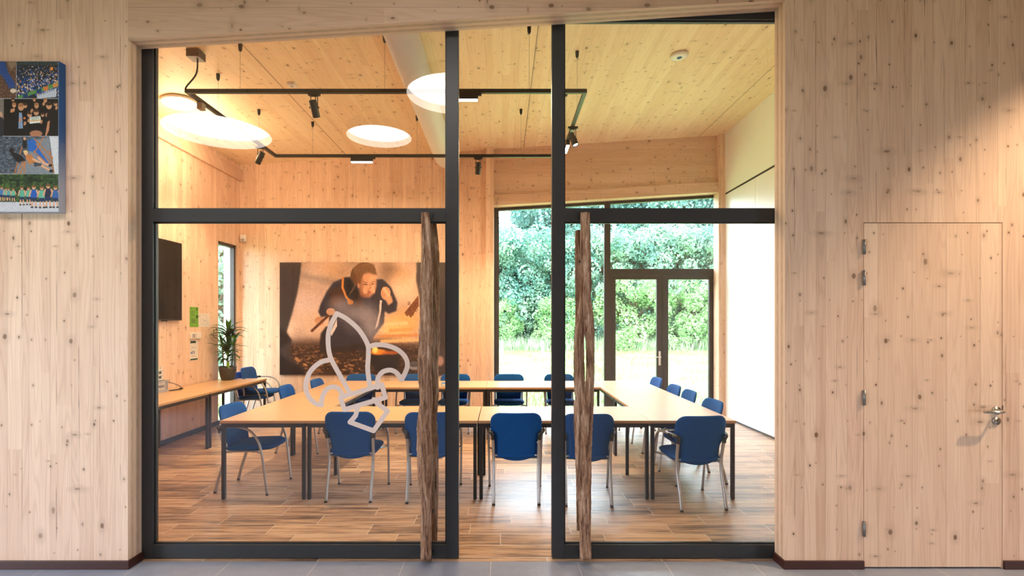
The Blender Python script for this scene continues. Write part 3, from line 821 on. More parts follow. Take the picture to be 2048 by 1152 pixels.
# big campfire picture on the back wall (drawn in the coordinates of a 2.88x crop)
C = Canvas(400, 262, 62, 72, 1058, 718)
n1 = C.noise(60, 50, 1); n2 = C.noise(140, 90, 2); n3 = C.noise(9, 7, 3); n4 = C.noise(18, 9, 4)
base = np.array([196, 160, 132])/255.*(0.75+.35*n2[..., None]+.12*n1[..., None])
C.c = base.copy()
for x, y, r, c in ((260, 150, 60, (214, 184, 160)), (230, 300, 80, (200, 172, 155)), (420, 130, 40, (150, 115, 88)), (330, 250, 60, (180, 150, 132)), (760, 140, 60, (206, 158, 112)), (700, 110, 40, (120, 90, 66)),
                   (800, 220, 55, (222, 186, 146)), (360, 110, 60, (188, 150, 112)), (250, 430, 70, (206, 170, 136)), (780, 420, 90, (226, 164, 92)), (700, 470, 80, (236, 190, 120))):
    C.ell(x, y, r, r*.8, c, blur=70, a=.7)
C.poly([(180, 130), (400, 175), (400, 215), (180, 160)], (130, 112, 100), blur=10, a=.6)
C.poly([(640, 72), (700, 72), (700, 200), (650, 190)], (110, 84, 66), blur=20, a=.6)
C.poly([(62, 530), (300, 520), (560, 500), (860, 540), (1058, 540), (1058, 718), (62, 718)], (64, 44, 34), blur=22)
sp = np.clip((n4*.6+n3*.6-.72)*6, 0, 1)*(C.Y > 530); C.over(sp*.6, (130, 94, 66))
sp = np.clip((C.noise(12, 6, 9)*.6+C.noise(5, 4, 8)*.6-.80)*7, 0, 1)*(C.Y > 540); C.over(sp*.8, (26, 18, 16))
for k_ in range(60):
    x, y = rng.uniform(150, 560), rng.uniform(620, 712); C.ell(x, y, rng.uniform(6, 18), rng.uniform(3, 6), (186, 132, 80), a=.6, rot=rng.uniform(-.6, .6))
for k_ in range(60):
    x, y = rng.uniform(140, 330), rng.uniform(540, 640); C.ell(x, y, rng.uniform(5, 12), rng.uniform(2, 4), (160, 112, 74), a=.6, rot=rng.uniform(-.6, .6))
# planks of firewood
for y, x0, x1, c in ((420, 660, 800, (232, 186, 132)), (455, 690, 830, (214, 150, 88)), (490, 600, 860, (196, 134, 82)), (518, 640, 860, (226, 176, 120))):
    C.poly([(x0, y), (x1, y-8), (x1+6, y+8), (x0+6, y+20)], c, blur=3)
# standing leg at the left
C.poly([(62, 72), (186, 72), (182, 130), (164, 250), (135, 360), (112, 440), (100, 478), (132, 520), (128, 560), (110, 560), (138, 640), (205, 685), (210, 718), (62, 718)], (64, 54, 52), blur=3)
C.poly([(62, 450), (100, 470), (130, 525), (70, 560), (62, 560)], (38, 32, 34), blur=5, a=.9)
C.poly([(62, 600), (120, 640), (200, 690), (205, 718), (62, 718)], (34, 30, 32), blur=6, a=.9)
# standing figure at the right
C.poly([(852, 72), (1058, 72), (1058, 718), (946, 718), (940, 400), (880, 330), (862, 235), (850, 180)], (74, 62, 58), blur=3)
C.poly([(950, 220), (1058, 210), (1058, 560), (955, 560)], (58, 50, 50), blur=8, a=.8)
# kneeling scout
C.poly([(290, 560), (300, 480), (330, 440), (420, 460), (560, 500), (590, 540), (560, 575), (300, 600)], (46, 36, 36), blur=4)
C.poly([(372, 186), (440, 158), (500, 150), (620, 170), (655, 168), (705, 215), (742, 305), (735, 352), (690, 368), (668, 352), (664, 420), (620, 480), (590, 520), (440, 556), (340, 560), (322, 520), (345, 440), (350, 380), (300, 388), (284, 356), (300, 306), (336, 236)], (52, 48, 58), blur=3)
C.poly([(350, 230), (430, 210), (430, 300), (350, 330)], (84, 48, 30), blur=6, a=.6)
C.poly([(450, 250), (540, 250), (540, 330), (470, 320)], (70, 42, 30), blur=6, a=.6)
C.poly([(640, 290), (652, 292), (648, 350), (628, 440), (612, 455), (636, 360)], (206, 186, 170), blur=2)
C.poly([(352, 480), (392, 400), (392, 440), (362, 495)], (210, 192, 176), blur=2)
C.line([(428, 160), (424, 215), (446, 272), (472, 300)], 12, (196, 124, 56)); C.ell(470, 300, 18, 14, (176, 104, 46), blur=3)
# head
C.ell(524, 150, 54, 62, (96, 66, 44), blur=4); C.ell(552, 118, 62, 46, (122, 86, 58), blur=4)
C.poly([(440, 165), (480, 180), (520, 250), (500, 300), (450, 260)], (26, 24, 30), blur=5)
C.poly([(518, 158), (540, 132), (598, 134), (618, 158), (617, 212), (606, 250), (578, 276), (552, 266), (530, 232)], (198, 144, 108), blur=5); C.ell(530, 200, 16, 50, (150, 100, 72), blur=14, a=.7); C.ell(600, 190, 20, 46, (216, 160, 120), blur=14, a=.7); C.ell(556, 250, 30, 26, (150, 94, 66), blur=10, a=.7)
C.poly([(520, 80), (560, 72), (606, 86), (624, 146), (598, 138), (570, 124), (542, 146), (528, 196), (510, 200), (500, 130)], (112, 78, 52), blur=4)
for k_ in range(9): C.line([(500+k_*13, 140-k_*1), (520+k_*10, 96), (560+k_*5, 80)], 2, (150, 112, 78), a=.6)
for k_ in range(4): C.line([(500, 190+k_*9), (476-k_*6, 240+k_*8)], 2, (150, 110, 80), a=.6)
C.line([(542, 182), (566, 190)], 4, (110, 72, 50)); C.line([(590, 189), (609, 181)], 4, (110, 72, 50))
C.line([(548, 198), (566, 200)], 5, (60, 34, 26)); C.line([(592, 198), (606, 195)], 5, (60, 34, 26))
C.line([(582, 196), (588, 218), (578, 222)], 4, (160, 104, 76)); C.ell(580, 244, 9, 6, (160, 92, 74), blur=3); C.ell(556, 236, 14, 18, (206, 150, 114), blur=8); C.ell(604, 234, 9, 16, (214, 158, 120), blur=6)
C.ell(518, 206, 7, 14, (176, 120, 88), blur=2)
# hands and blowing pipe
C.ell(674, 250, 28, 38, (204, 150, 112), blur=3); 
for k_ in range(4): C.ell(664+k_*9, 226+k_*12, 9, 12, (222, 168, 128), blur=3); C.line([(652, 236+k_*12), (676, 242+k_*12)], 2, (140, 90, 64))
C.poly([(668, 280), (706, 262), (716, 300), (690, 320)], (204, 150, 112), blur=3)
C.ell(290, 408, 26, 24, (190, 132, 94), blur=3)
for k_ in range(4): C.ell(278+k_*10, 418+k_*3, 7, 14, (206, 148, 108), blur=2, rot=.5)
C.line([(248, 466), (300, 418), (372, 352)], 15, (96, 56, 40)); C.ell(357, 356, 26, 21, (188, 140, 108), blur=3)
# smoke
for x, y, rx, ry, a in ((400, 320, 50, 40, .35), (470, 360, 70, 40, .40), (560, 350, 60, 50, .40), (600, 420, 60, 60, .45), (520, 420, 90, 60, .25), (590, 490, 40, 50, .4), (430, 300, 40, 20, .3)):
    C.ell(x, y, rx, ry, (186, 172, 168), blur=60, a=a)
# fire bowl, log, pans
C.poly([(582, 598), (760, 604), (748, 660), (720, 694), (620, 694), (592, 660)], (38, 30, 30), blur=3)
C.ell(670, 596, 92, 14, (60, 42, 34), blur=3); C.ell(630, 588, 46, 16, (238, 140, 40), blur=10); C.ell(612, 574, 16, 20, (255, 214, 120), blur=8); C.ell(700, 592, 50, 10, (190, 96, 36), blur=6, a=.8)
C.poly([(782, 362), (862, 262), (866, 322), (820, 392), (806, 376), (796, 384)], (120, 72, 44), blur=2)
for k_ in range(25): C.ell(rng.uniform(800, 860), rng.uniform(300, 375), 3, 2, (60, 34, 22))
C.ell(840, 668, 36, 24, (140, 134, 132), blur=4); C.ell(838, 660, 28, 14, (84, 78, 78), blur=4); C.ell(985, 640, 24, 28, (196, 150, 130), blur=14, a=.8); C.ell(962, 662, 14, 12, (222, 146, 70), blur=6)
C.c *= (.93+.14*C.noise(4, 4, 77)[..., None]); C.c = np.clip((C.c-.04)*1.16*np.array([.95, .97, 1.06]), 0.02, 1)
pic = empty('campfire_picture'); x0, z0 = P(561, 749, 114.8); x1, z1 = (905-1005)/114.8, P(0, 525, 114.8)[1]
bx(x0, x1, YB-.032, YB-.002, z0, z1).build('panel', M_BLACK, pic, bevel=.001)
C.mesh('photo_print', x0+.001, x1-.001, z0+.001, z1-.001, YB-.0335, M_PRINT, pic)
tag(pic, 'large campfire photograph of a crouching scout blowing at a fire, on the back wall', 'picture')

# collage canvas on the hall wall, left (coordinates: crop of scale 3.6, origin 0,110)
cs = 301.7
cw0 = -1.10; K = 1/(3.6)
Xof = lambda u: (u*K-1005)/cs
U0 = (Xof(0)-(-4.10))*-cs*3.6   # far beyond the left frame edge
C = Canvas(520, 400, -830, 42, 425, 1130)
C.c[:] = np.array([196, 204, 222])/255.
def rect(x0, y0, x1, y1, c, **k): C.poly([(x0, y0), (x1, y0), (x1, y1), (x0, y1)], c, **k)
r4 = random.Random(4)
def person(x, y, h, shirt, shorts=(30, 50, 90), skin=(214, 164, 134), hair=(120, 84, 50)):
    C.poly([(x-.13*h, y-.80*h), (x+.13*h, y-.80*h), (x+.15*h, y-.42*h), (x-.15*h, y-.42*h)], shirt); C.line([(x-.13*h, y-.76*h), (x-.2*h, y-.5*h)], .07*h, skin); C.line([(x+.13*h, y-.76*h), (x+.2*h, y-.55*h)], .07*h, skin)
    C.poly([(x-.14*h, y-.44*h), (x+.14*h, y-.44*h), (x+.12*h, y-.25*h), (x-.12*h, y-.25*h)], shorts)
    C.line([(x-.07*h, y-.25*h), (x-.08*h, y-.04*h)], .07*h, skin); C.line([(x+.07*h, y-.25*h), (x+.1*h, y-.04*h)], .07*h, skin); C.ell(x-.08*h, y, .06*h, .035*h, (30, 30, 40)); C.ell(x+.1*h, y, .06*h, .035*h, (30, 30, 40))
    C.ell(x, y-.90*h, .085*h, .10*h, skin); C.ell(x, y-.95*h, .09*h, .06*h, hair)
# row 1: jeans on leaves, crowd
rect(-830, 42, 120, 310, (84, 62, 50)); sp = np.clip((C.noise(8, 6, 5)+C.noise(4, 3, 6)-1.05)*4, 0, 1)*((C.X < 120) & (C.Y < 310)); C.over(sp*.7, (140, 104, 84))
C.poly([(-60, 42), (40, 42), (60, 120), (110, 200), (112, 236), (70, 240), (20, 150), (-60, 110)], (44, 74, 140), blur=3); C.ell(98, 256, 22, 16, (214, 200, 186), blur=2)
C.poly([(50, 42), (120, 42), (120, 70), (80, 110)], (140, 120, 100), blur=5)
rect(122, 42, 425, 310, (34, 40, 46))
for k_ in range(700):
    y = 42+250*r4.random()**.8; x = 122+303*r4.random(); q = .5+.9*(y-42)/250; c = r4.choice([(40, 84, 160), (50, 100, 180), (206, 190, 180), (196, 150, 124), (28, 36, 50), (90, 100, 110), (34, 60, 120), (168, 120, 96)])
    if y > 150: c = r4.choice([(36, 84, 166), (44, 96, 180), (196, 150, 124), (24, 44, 90), (214, 204, 200)])
    C.ell(x, y, 4*q, 6*q, c)
C.poly([(130, 296), (425, 190), (425, 222), (150, 310), (130, 310)], (84, 140, 76))
for k_, (a, c) in enumerate(((.12, (30, 60, 110)), (.45, (30, 60, 110)), (.62, (206, 120, 60)), (.85, (206, 140, 70)))):
    x = 130+295*a; y = 296-106*a; C.poly([(x, y+2), (x+36, y-11), (x+40, y+18), (x+6, y+28)], c)
C.poly([(270, 290), (410, 236), (410, 300), (300, 310), (270, 310)], (186, 196, 214)); 
for k_ in range(8): C.line([(285+k_*15, 290-k_*5), (290+k_*15, 270-k_*5)], 5, (110, 120, 150))
rect(366, 84, 386, 106, (226, 140, 50)); rect(122, 42, 425, 70, (60, 70, 66), a=.6)
# row 2: applauding group in dark clothes
rect(-830, 312, 52, 582, (120, 112, 108)); 
for k_ in range(14): C.ell(-780+k_*60, 420+20*math.sin(k_*2), 22, 30, (198, 156, 132), blur=4); C.ell(-780+k_*60, 520, 42, 76, r4.choice([(40, 40, 50), (186, 186, 190), (60, 76, 110)]), blur=4)
rect(30, 312, 425, 582, (22, 17, 17))
for x, y, r in ((104, 360, 14), (154, 374, 21), (184, 364, 14), (216, 428, 17), (264, 412, 18), (266, 364, 16), (356, 364, 21), (404, 350, 14), (310, 430, 12), (96, 322, 10), (250, 322, 10), (330, 326, 12)):
    C.ell(x, y, r, r*1.25, (198, 146, 112), blur=3); C.ell(x, y-r*.75, r*1.05, r*.7, r4.choice([(70, 44, 30), (50, 32, 24), (160, 110, 70)]), blur=3)
C.poly([(132, 415), (168, 415), (172, 528), (130, 528)], (130, 152, 190), blur=2); C.poly([(130, 400), (140, 420), (134, 540), (110, 540), (112, 420)], (20, 20, 28)); C.poly([(160, 410), (196, 440), (200, 580), (172, 580)], (24, 22, 28))
C.poly([(216, 446), (294, 438), (296, 486), (216, 494)], (222, 226, 224)); C.line([(226, 474), (288, 468)], 7, (200, 150, 80)); C.line([(228, 462), (286, 456)], 4, (90, 120, 80)); C.line([(224, 450), (288, 445)], 4, (120, 130, 140))
for x, y in ((148, 466), (182, 492), (100, 396), (340, 430), (410, 380), (232, 400), (210, 470), (300, 480), (86, 400), (318, 350)): C.ell(x, y, 9, 15, (192, 138, 104), blur=2, rot=.3)
C.ell(368, 440, 28, 50, (30, 20, 18), blur=4); C.poly([(346, 480), (362, 470), (356, 540), (338, 582), (328, 582)], (186, 130, 100), blur=2); C.ell(262, 566, 46, 24, (170, 118, 90), blur=5); C.poly([(170, 450), (186, 446), (188, 460), (172, 462)], (210, 120, 60))
# row 3: young rowers in a boat
rect(-830, 585, 425, 856, (66, 76, 92)); sp = np.clip((C.noise(14, 5, 15)+C.noise(6, 3, 16)-1.0)*4, 0, 1)*((C.Y > 585) & (C.Y < 856)); C.over(sp*.6, (128, 140, 158)); sp = np.clip((C.noise(20, 9, 25)-.6)*4, 0, 1)*((C.Y > 585) & (C.Y < 856)); C.over(sp*.6, (36, 42, 54))
C.poly([(358, 585), (425, 585), (425, 856), (396, 856)], (206, 212, 224)); C.poly([(250, 610), (356, 590), (394, 856), (120, 856), (130, 790), (180, 770)], (128, 136, 150), blur=3)
C.poly([(200, 620), (250, 604), (300, 700), (360, 790), (330, 790), (250, 700), (210, 690)], (38, 104, 196), blur=2)
for a, b2 in (((250, 604), (385, 745)), ((262, 640), (380, 800)), ((316, 590), (250, 706)), ((160, 660), (108, 854)), ((170, 760), (130, 854)), ((180, 770), (150, 856)), ((184, 770), (176, 856)), ((245, 690), (330, 770)), ((360, 690), (392, 850))): C.line([a, b2], 7, (190, 116, 56))
C.poly([(166, 610), (196, 612), (196, 668), (164, 672)], (24, 26, 36)); C.ell(180, 602, 10, 12, (200, 152, 124)); C.ell(236, 612, 12, 12, (52, 110, 190)); C.poly([(76, 690), (150, 720), (190, 760), (130, 774), (90, 730)], (30, 28, 34), blur=2); C.ell(86, 688, 18, 18, (38, 28, 26), blur=2)
C.poly([(180, 716), (232, 716), (262, 780), (210, 786)], (196, 126, 74), blur=2); C.ell(190, 706, 15, 16, (222, 176, 140)); C.ell(186, 696, 16, 10, (226, 196, 140)); C.line([(240, 750), (290, 774)], 14, (222, 172, 140)); C.line([(280, 740), (320, 780), (372, 800)], 17, (222, 172, 140)); C.line([(250, 790), (310, 800), (372, 836)], 17, (214, 164, 132)); C.poly([(240, 772), (300, 780), (300, 800), (250, 804)], (70, 76, 90)); C.ell(372, 836, 16, 10, (30, 30, 36)); C.ell(366, 796, 14, 10, (36, 36, 44))
# row 4: children hiking on a lane
rect(-830, 858, 425, 1060, (40, 62, 38)); sp = np.clip((C.noise(14, 10, 35)+C.noise(6, 5, 36)-1.0)*4, 0, 1)*((C.Y > 858) & (C.Y < 1060)); C.over(sp*.6, (96, 130, 60)); sp = np.clip((C.noise(30, 20, 45)-.5)*4, 0, 1)*((C.Y > 858) & (C.Y < 1000)); C.over(sp*.7, (18, 28, 22))
C.poly([(-830, 1050), (140, 1062), (425, 1100), (425, 1130), (-830, 1130)], (196, 200, 214), blur=3)
for i_, x in enumerate((-760, -690, -600, -520, -430, -350, -260, -170, -90, -30)): person(x, 1070, 120, ((96, 170, 150), (60, 110, 190))[i_ % 2])
for x, h, y, c in ((14, 110, 1056, (70, 120, 180)), (44, 96, 1054, (96, 176, 154)), (64, 96, 1054, (90, 160, 170)), (98, 98, 1058, (100, 178, 150)), (160, 134, 1080, (92, 170, 150)), (208, 128, 1078, (96, 176, 156)), (246, 160, 1098, (36, 90, 180)), (304, 156, 1100, (96, 178, 156)), (350, 168, 1098, (34, 42, 70)), (402, 156, 1098, (54, 100, 170))): person(x, y, h, c)
C.c *= (.92+.16*C.noise(4, 4, 78)[..., None])
cv = empty('collage_canvas'); X0 = Xof(-830); X1 = Xof(425); zt = 1.665+(643-122)/cs; zb = 1.665-(424-643)/cs
zb = 1.665+(643-424)/cs
n_ = N('collage_wrap'); Xn, Yn, Zn = n_.xyz(); 
n_.principled(n_.mix(n_.step(Zn, 2.45, 3.0), n_.mix(n_.step(Zn, 2.85, 2.87), (.42, .48, .60), (.22, .32, .52)), (.015, .10, .33)), .6); M_WRAP = n_.mat
bx(X0, X1, -.053, -.001, zb, zt).build('stretched_canvas', M_WRAP, cv, bevel=.002)
C.mesh('photo_collage', X0+.002, X1-.002, zb+.002, zt-.002, -.0545, M_PRINT2, cv)
tag(cv, 'stretched canvas collage of scouting photographs on the hall wall left of the doors', 'picture')

# ---------------------------------------------------------------- television, notices, switches
tv = empty('television'); bx(XL+.022, XL+.055, 1.82, 3.757, 1.680, 2.765).build('casing', M_BLACK, tv, bevel=.004)
bx(XL+.0555, XL+.057, 1.835, 3.745, 1.70, 2.753).build('screen', M_TV, tv); bx(XL+.001, XL+.022, 2.5, 3.1, 2.0, 2.5).build('wall_bracket', M_BLACK, tv); bx(XL+.03, XL+.05, 3.35, 3.45, 1.667, 1.680).build('sensor', M_PLAST, tv)
tag(tv, 'large black flat television on the left wall', 'television')
def wall_sheet(name, y0, y1, z0, z1, bg_, marks, label, cat, depth=.003):
    o = empty(name, (XL, 0, 0)); cvm = {}
    bx(0, depth, y0, y1, z0, z1).build('sheet', bg_, o)
    for k_, (mat, rs_) in enumerate(marks):
        m = MB()
        for a, b_, c, d in rs_: m.box(depth, depth+.0006, y0+(y1-y0)*a, y0+(y1-y0)*b_, z1-(z1-z0)*d, z1-(z1-z0)*c)
        m.build('lettering' if k_ == 0 else 'printed_mark', mat, o)
    return tag(o, label, cat)
M_POSTG = plain('green_paper', (.16, .40, .03), .6); M_PAPERG = plain('grey_label', (.50, .49, .50), .6, var=.02); M_PAPER = plain('white_paper', (.74, .70, .66), .7, var=.02)
M_INK = plain('dark_ink', (.03, .05, .05), .7); M_INKB = plain('blue_ink', (.02, .14, .40), .6); M_DKG = plain('dark_green_ink', (.01, .07, .05), .6); M_GREYL = plain('pencil_grey', (.36, .34, .34), .7)
lines = lambda x0, ys_, ws, t=.018: [(x0, x0+w_, y, y+t) for y, w_ in zip(ys_, ws)]
wall_sheet('green_poster', 4.02, 4.23, 1.584, 1.880, M_POSTG, [(M_INK, [(.12, .26, .07, .10), (.7, .9, .06, .10), (.74, .86, .11, .17)] + lines(.16, [.20, .25, .31, .38, .39, .55, .60, .65, .70, .74, .78, .87], [.3, .55, .2, .2, .45, .15, .5, .62, .55, .4, .62, .12]) + [(.72, .92, .44, .54), (.78, .86, .40, .57)])], 'green printed poster on the left wall above the switches', 'poster')
wall_sheet('floor_plan_sheet', 4.235, 4.52, 1.584, 1.786, M_PAPER, [(M_GREYL, [(.15, .75, .12, .135), (.15, .16, .12, .8), (.74, .75, .12, .8), (.15, .75, .8, .815), (.4, .41, .3, .8), (.15, .6, .45, .46), (.5, .6, .5, .58), (.65, .9, .6, .61), (.88, .89, .6, .9), (.05, .1, .1, .3)])], 'white sheet with a thin line drawing beside the green poster', 'poster')
wall_sheet('instruction_notice', 4.03, 4.22, 1.09, 1.385, M_PAPER, [(M_GREYL, lines(.12, [.20, .26, .33, .36, .44, .72, .76, .80], [.05, .08, .6, .75, .2, .3, .5, .6], .012)), (M_DKG, [(.02, .72, .02, .14), (.02, .95, .91, .985)]), (M_INKB, [(.2, .55, .54, .57), (.2, .28, .54, .66), (.47, .55, .54, .66), (.12, .55, .63, .66), (.05, .14, .56, .66)])], 'white notice with green header and blue symbol under the wall switches', 'notice')
for y0, y1, l, k_ in ((4.01, 4.12, 'white wall switch with a grey key, left of the pair above the notice', .5), (4.15, 4.25, 'white thermostat box with dark side, right of the pair above the notice', .35)):
    o = empty('wall_switch', (XL, 0, 0)); bx(0, .035, y0, y1, 1.41, 1.50).build('housing', M_PLASTW, o, bevel=.004)
    bx(.035, .039, y0+.02, y1-.02, 1.425, 1.485).build('key', M_GREYL if k_ == .5 else M_PLASTW, o, bevel=.002); tag(o, l, 'switch', 'switches on the left wall')
o = empty('motion_sensor'); bx(-4.545, -4.455, YB-.055, YB, 3.05, 3.17).build('housing', M_PLASTW, o, bevel=.008); bx(-4.53, -4.47, YB-.062, YB-.055, 3.06, 3.10).build('lens', M_GREYL, o, bevel=.003)
tag(o, 'small white motion sensor high on the back wall in the left corner', 'sensor')

# ---------------------------------------------------------------- things on the side tables
px_, py_ = -4.345, 4.63
pl = empty('potted_plant', (px_, py_, .74))
MB().lathe([(.078, 0), (.092, .01), (.112, .08), (.124, .16), (.128, .215), (.120, .215), (.116, .19), (0, .19)], n=36).build('pot', M_POT, pl)
MB().lathe([(.114, .185), (.114, .192), (0, .197)], n=24).build('soil', M_SOIL, pl)
st = MB(); lf = MB(); rp = random.Random(3)
def leaf(base, az, elev, L_, wd, droop):
    n_s = 9; d = Vector((math.cos(az), math.sin(az), 0)); side = Vector((-math.sin(az), math.cos(az), 0)); p = Vector(base); row_l = []
    for i in range(n_s):
        t = i/(n_s-1); e = elev-droop*t; p = p+(d*math.cos(e)+Vector((0, 0, 1))*math.sin(e))*(L_/(n_s-1)) if i else p
        w_ = wd*(math.sin(min(1, t*1.15+.08)*PI)**.75 if t < .999 else .02)*.5; up_ = Vector((0, 0, 1))*w_*.35
        row_l.append([Vector((max(q.x, XL+.03-px_), min(q.y, 5.40-py_), q.z)) for q in (p-side*w_+up_, p, p+side*w_+up_)])
    lf.sheet(row_l)
for sx, sy, hgt, n_l in ((0.0, 0.0, .62, 22), (.045, .03, .48, 16), (-.05, -.02, .44, 14), (.02, -.05, .30, 12), (-.03, .05, .34, 10)):
    lean = Vector((sx*.6, sy*.6, 0)); base = Vector((sx, sy, .19)); topp = base+lean+Vector((0, 0, hgt)); st.tube([base, base.lerp(topp, .5)+Vector((.005, 0, 0)), topp], [.010, .008, .006], 8)
    for k_ in range(n_l):
        f = .30+.70*(k_/n_l); p = base.lerp(topp, f); az = k_*2.4+rp.uniform(-.4, .4); leaf(p, az, rp.uniform(.55, 1.35) if f > .6 else rp.uniform(.1, .9), rp.uniform(.26, .42)*(1.0 if f > .6 else .75), rp.uniform(.034, .062), rp.uniform(.5, 1.5))
for az, z_ in ((3.0, .72), (3.3, .7), (2.7, .66), (.2, .70), (-.2, .62), (.5, .74), (-1.2, .7), (-.8, .6), (-2.0, .66), (-2.5, .74)): leaf((0, 0, z_), az, 1.05, .42, .06, 1.9)
for az in (.3, 1.4, 2.5, 3.6, 4.7, 5.8): leaf((.01, 0, .76), az, 1.42, .26, .055, .3)
st.build('stem', M_STEM, pl); lf.build('foliage', M_PALM, pl)
MB().box(.035, .085, -.105, -.102, .19, .30).build('plant_card', M_CARD, pl)
tag(pl, 'green leafy houseplant in a charcoal pot on the side table by the slot window', 'plant')
# crate with folded sides, label upside down
cr = empty('paper_crate', (-4.495, 3.00, .742)); m = MB()
cw, cd, chh = .068, .31, .150
m.box(-cw, cw, -cd, cd, 0, .012); m.box(-cw, cw, -cd, -cd+.008, 0, chh); m.box(-cw, cw, cd-.008, cd, 0, chh); m.box(-cw, -cw+.008, -cd, cd, 0, chh); m.box(cw-.008, cw, -cd, cd, .0, chh)
m.box(-cw, cw+.012, -cd-.014, -cd+.008, chh-.012, chh); m.box(-cw, cw+.012, cd-.008, cd+.014, chh-.012, chh); m.box(cw-.008, cw+.012, -cd, cd, chh-.012, chh)
m.box(-cw, cw+.004, -cd, cd, 0, .030); m.box(-cw, cw, -cd, cd, chh-.010, chh-.004)
for q in (-.25, -.28, .270, .300): m.box(cw-.004, cw+.010, q-.004, q+.004, .03, chh)
m.build('tray', M_CRATE, cr, bevel=.001)
bx(cw+.0005, cw+.002, -.24, .262, .034, .132).build('card', M_PAPERG, cr)
M_LETT = plain('crate_lettering', (.06, .06, .08), .6)
fc = bpy.data.curves.new('lettering', 'FONT'); fc.body = 'PAPIERBAK'; fc.size = .052; fc.align_x = 'CENTER'; fc.align_y = 'CENTER'; fc.extrude = .0004; fc.offset = .0006
fo = bpy.data.objects.new('lettering', fc); COL.objects.link(fo); fo.parent = cr; fc.materials.append(M_LETT)
fo.matrix_local = Matrix.Translation((cw+.0027, .165, .082)) @ Matrix.Rotation(PI/2, 4, 'Z') @ Matrix.Rotation(PI/2, 4, 'X') @ Matrix.Rotation(PI, 4, 'Z') @ Matrix.Scale(.60, 4, (1, 0, 0))
bpy.context.view_layer.update(); tm = bpy.data.meshes.new_from_object(fo.evaluated_get(bpy.context.evaluated_depsgraph_get())); mw = fo.matrix_local.copy(); bpy.data.objects.remove(fo)
fo = bpy.data.objects.new('lettering', tm); COL.objects.link(fo); fo.parent = cr; fo.matrix_local = mw
tag(cr, 'grey plastic paper tray with an upside-down PAPIERBAK label on the side table', 'crate')
for k_, lab in enumerate(('white letter tray directly on the grey crate, lowest of the stack of three', 'white letter tray in the middle of the stack on the grey crate', 'white letter tray on top of the stack on the grey crate')):
    m = MB(); z = .7425+.150+k_*.060; a, b_, c, d = -4.560, -4.455, 2.93, 3.262; m.box(a, b_, c, d, z+.001, z+.009); m.box(a, b_, c, c+.006, z, z+.059); m.box(a, b_, d-.006, d, z, z+.059); m.box(a, a+.006, c, d, z, z+.059)
    m.box(b_-.006, b_, c, d, z, z+.026); m.box(b_-.006, b_, c, d-.085, z+.026, z+.059); m.box(b_-.006, b_, d-.03, d, z+.026, z+.059)
    tag(m.build('letter_tray', M_PLASTW, bevel=.001), lab, 'tray', 'stacked white letter trays')
m = MB(); m.tube(arc([(-4.50, 3.34, .835), (-4.48, 3.42, .845), (-4.44, 3.53, .80), (-4.41, 3.58, .755), (-4.40, 3.56, .747), (-4.42, 3.46, .747), (-4.44, 3.35, .747)], 8), .0042, 8); m.tube(arc([(-4.40, 3.56, .75), (-4.36, 3.50, .747), (-4.37, 3.38, .747), (-4.42, 3.33, .747)], 6), .0042, 8); m.box(-4.415, -4.385, 3.53, 3.57, .741, .757)
tag(m.build('power_cable', M_CABLE), 'loop of black cable lying beside the grey crate', 'cable')
o = empty('small_box', (-.748, 3.86, .7405)); bx(-.122, .122, -.05, .05, 0, .050).build('carton', plain('blue_carton', (.015, .20, .55), .4), o, bevel=.008); bx(-.112, -.05, -.0515, -.050, .006, .040).build('printed_mark', M_PLASTW, o)
bx(.02, .11, -.0515, -.050, .006, .040).build('printed_mark', M_PLASTW, o)
tag(o, 'small blue and white box lying on the far row of tables behind the door stile', 'box')

# ---------------------------------------------------------------- ceiling fittings
TZ = 4.02; TX0, TX1, TY0, TY1 = -3.226, .844, 1.786, 3.82
tr = empty('lighting_track'); hw_ = .018
for a, b_, c, d in ((TX0-hw_, TX1+hw_, TY0-hw_, TY0+hw_), (TX0-hw_, TX1+hw_, TY1-hw_, TY1+hw_), (TX0-hw_, TX0+hw_, TY0+hw_, TY1-hw_), (TX1-hw_, TX1+hw_, TY0+hw_, TY1-hw_)):
    bx(a, b_, c, d, TZ-.020, TZ+.020).build('track', M_BLACK, tr, bevel=.001)
for x, y in ((-2.684, TY0), (-1.2065, TY0), (.273, TY0), (-2.70, TY1), (-1.216, TY1), (.263, TY1), (TX0, 2.35), (TX0, 3.32), (TX1, 2.33), (TX1, 3.32)):
    z = zc(x); w_ = MB().tube([(x, y, TZ+.018), (x, y, z-.03)], .0016, 6).build('suspension_wire', M_WIRE, tr)
    MB().lathe([(.010, -.075), (.018, -.055), (.021, 0), (0, .001)], (x, y, z), 16).build('ceiling_anchor', M_BLACK, tr)
bx(-3.25, -3.12, 1.80, 1.93, zc(-3.18)-.085, zc(-3.25)-.0).build('power_box', plain('brown_box', (.10, .06, .045), .5), tr, bevel=.003)
MB().tube(arc([(-3.17, 1.86, zc(-3.18)-.08), (-3.165, 1.86, 4.36), (-3.17, 1.84, 4.22), (-3.24, 1.80, 4.08), (TX0-.02, TY0, TZ+.015)], 8), .008, 8).build('power_cable', M_CABLE, tr)
bx(TX0-.028, TX0+.03, 1.99, 2.06, TZ-.09, TZ-.02).build('junction', plain('grey_adapter', (.40, .36, .33), .5), tr, bevel=.003)
tag(tr, 'rectangular black lighting track hung from the wooden ceiling on thin wires', 'lighting track')
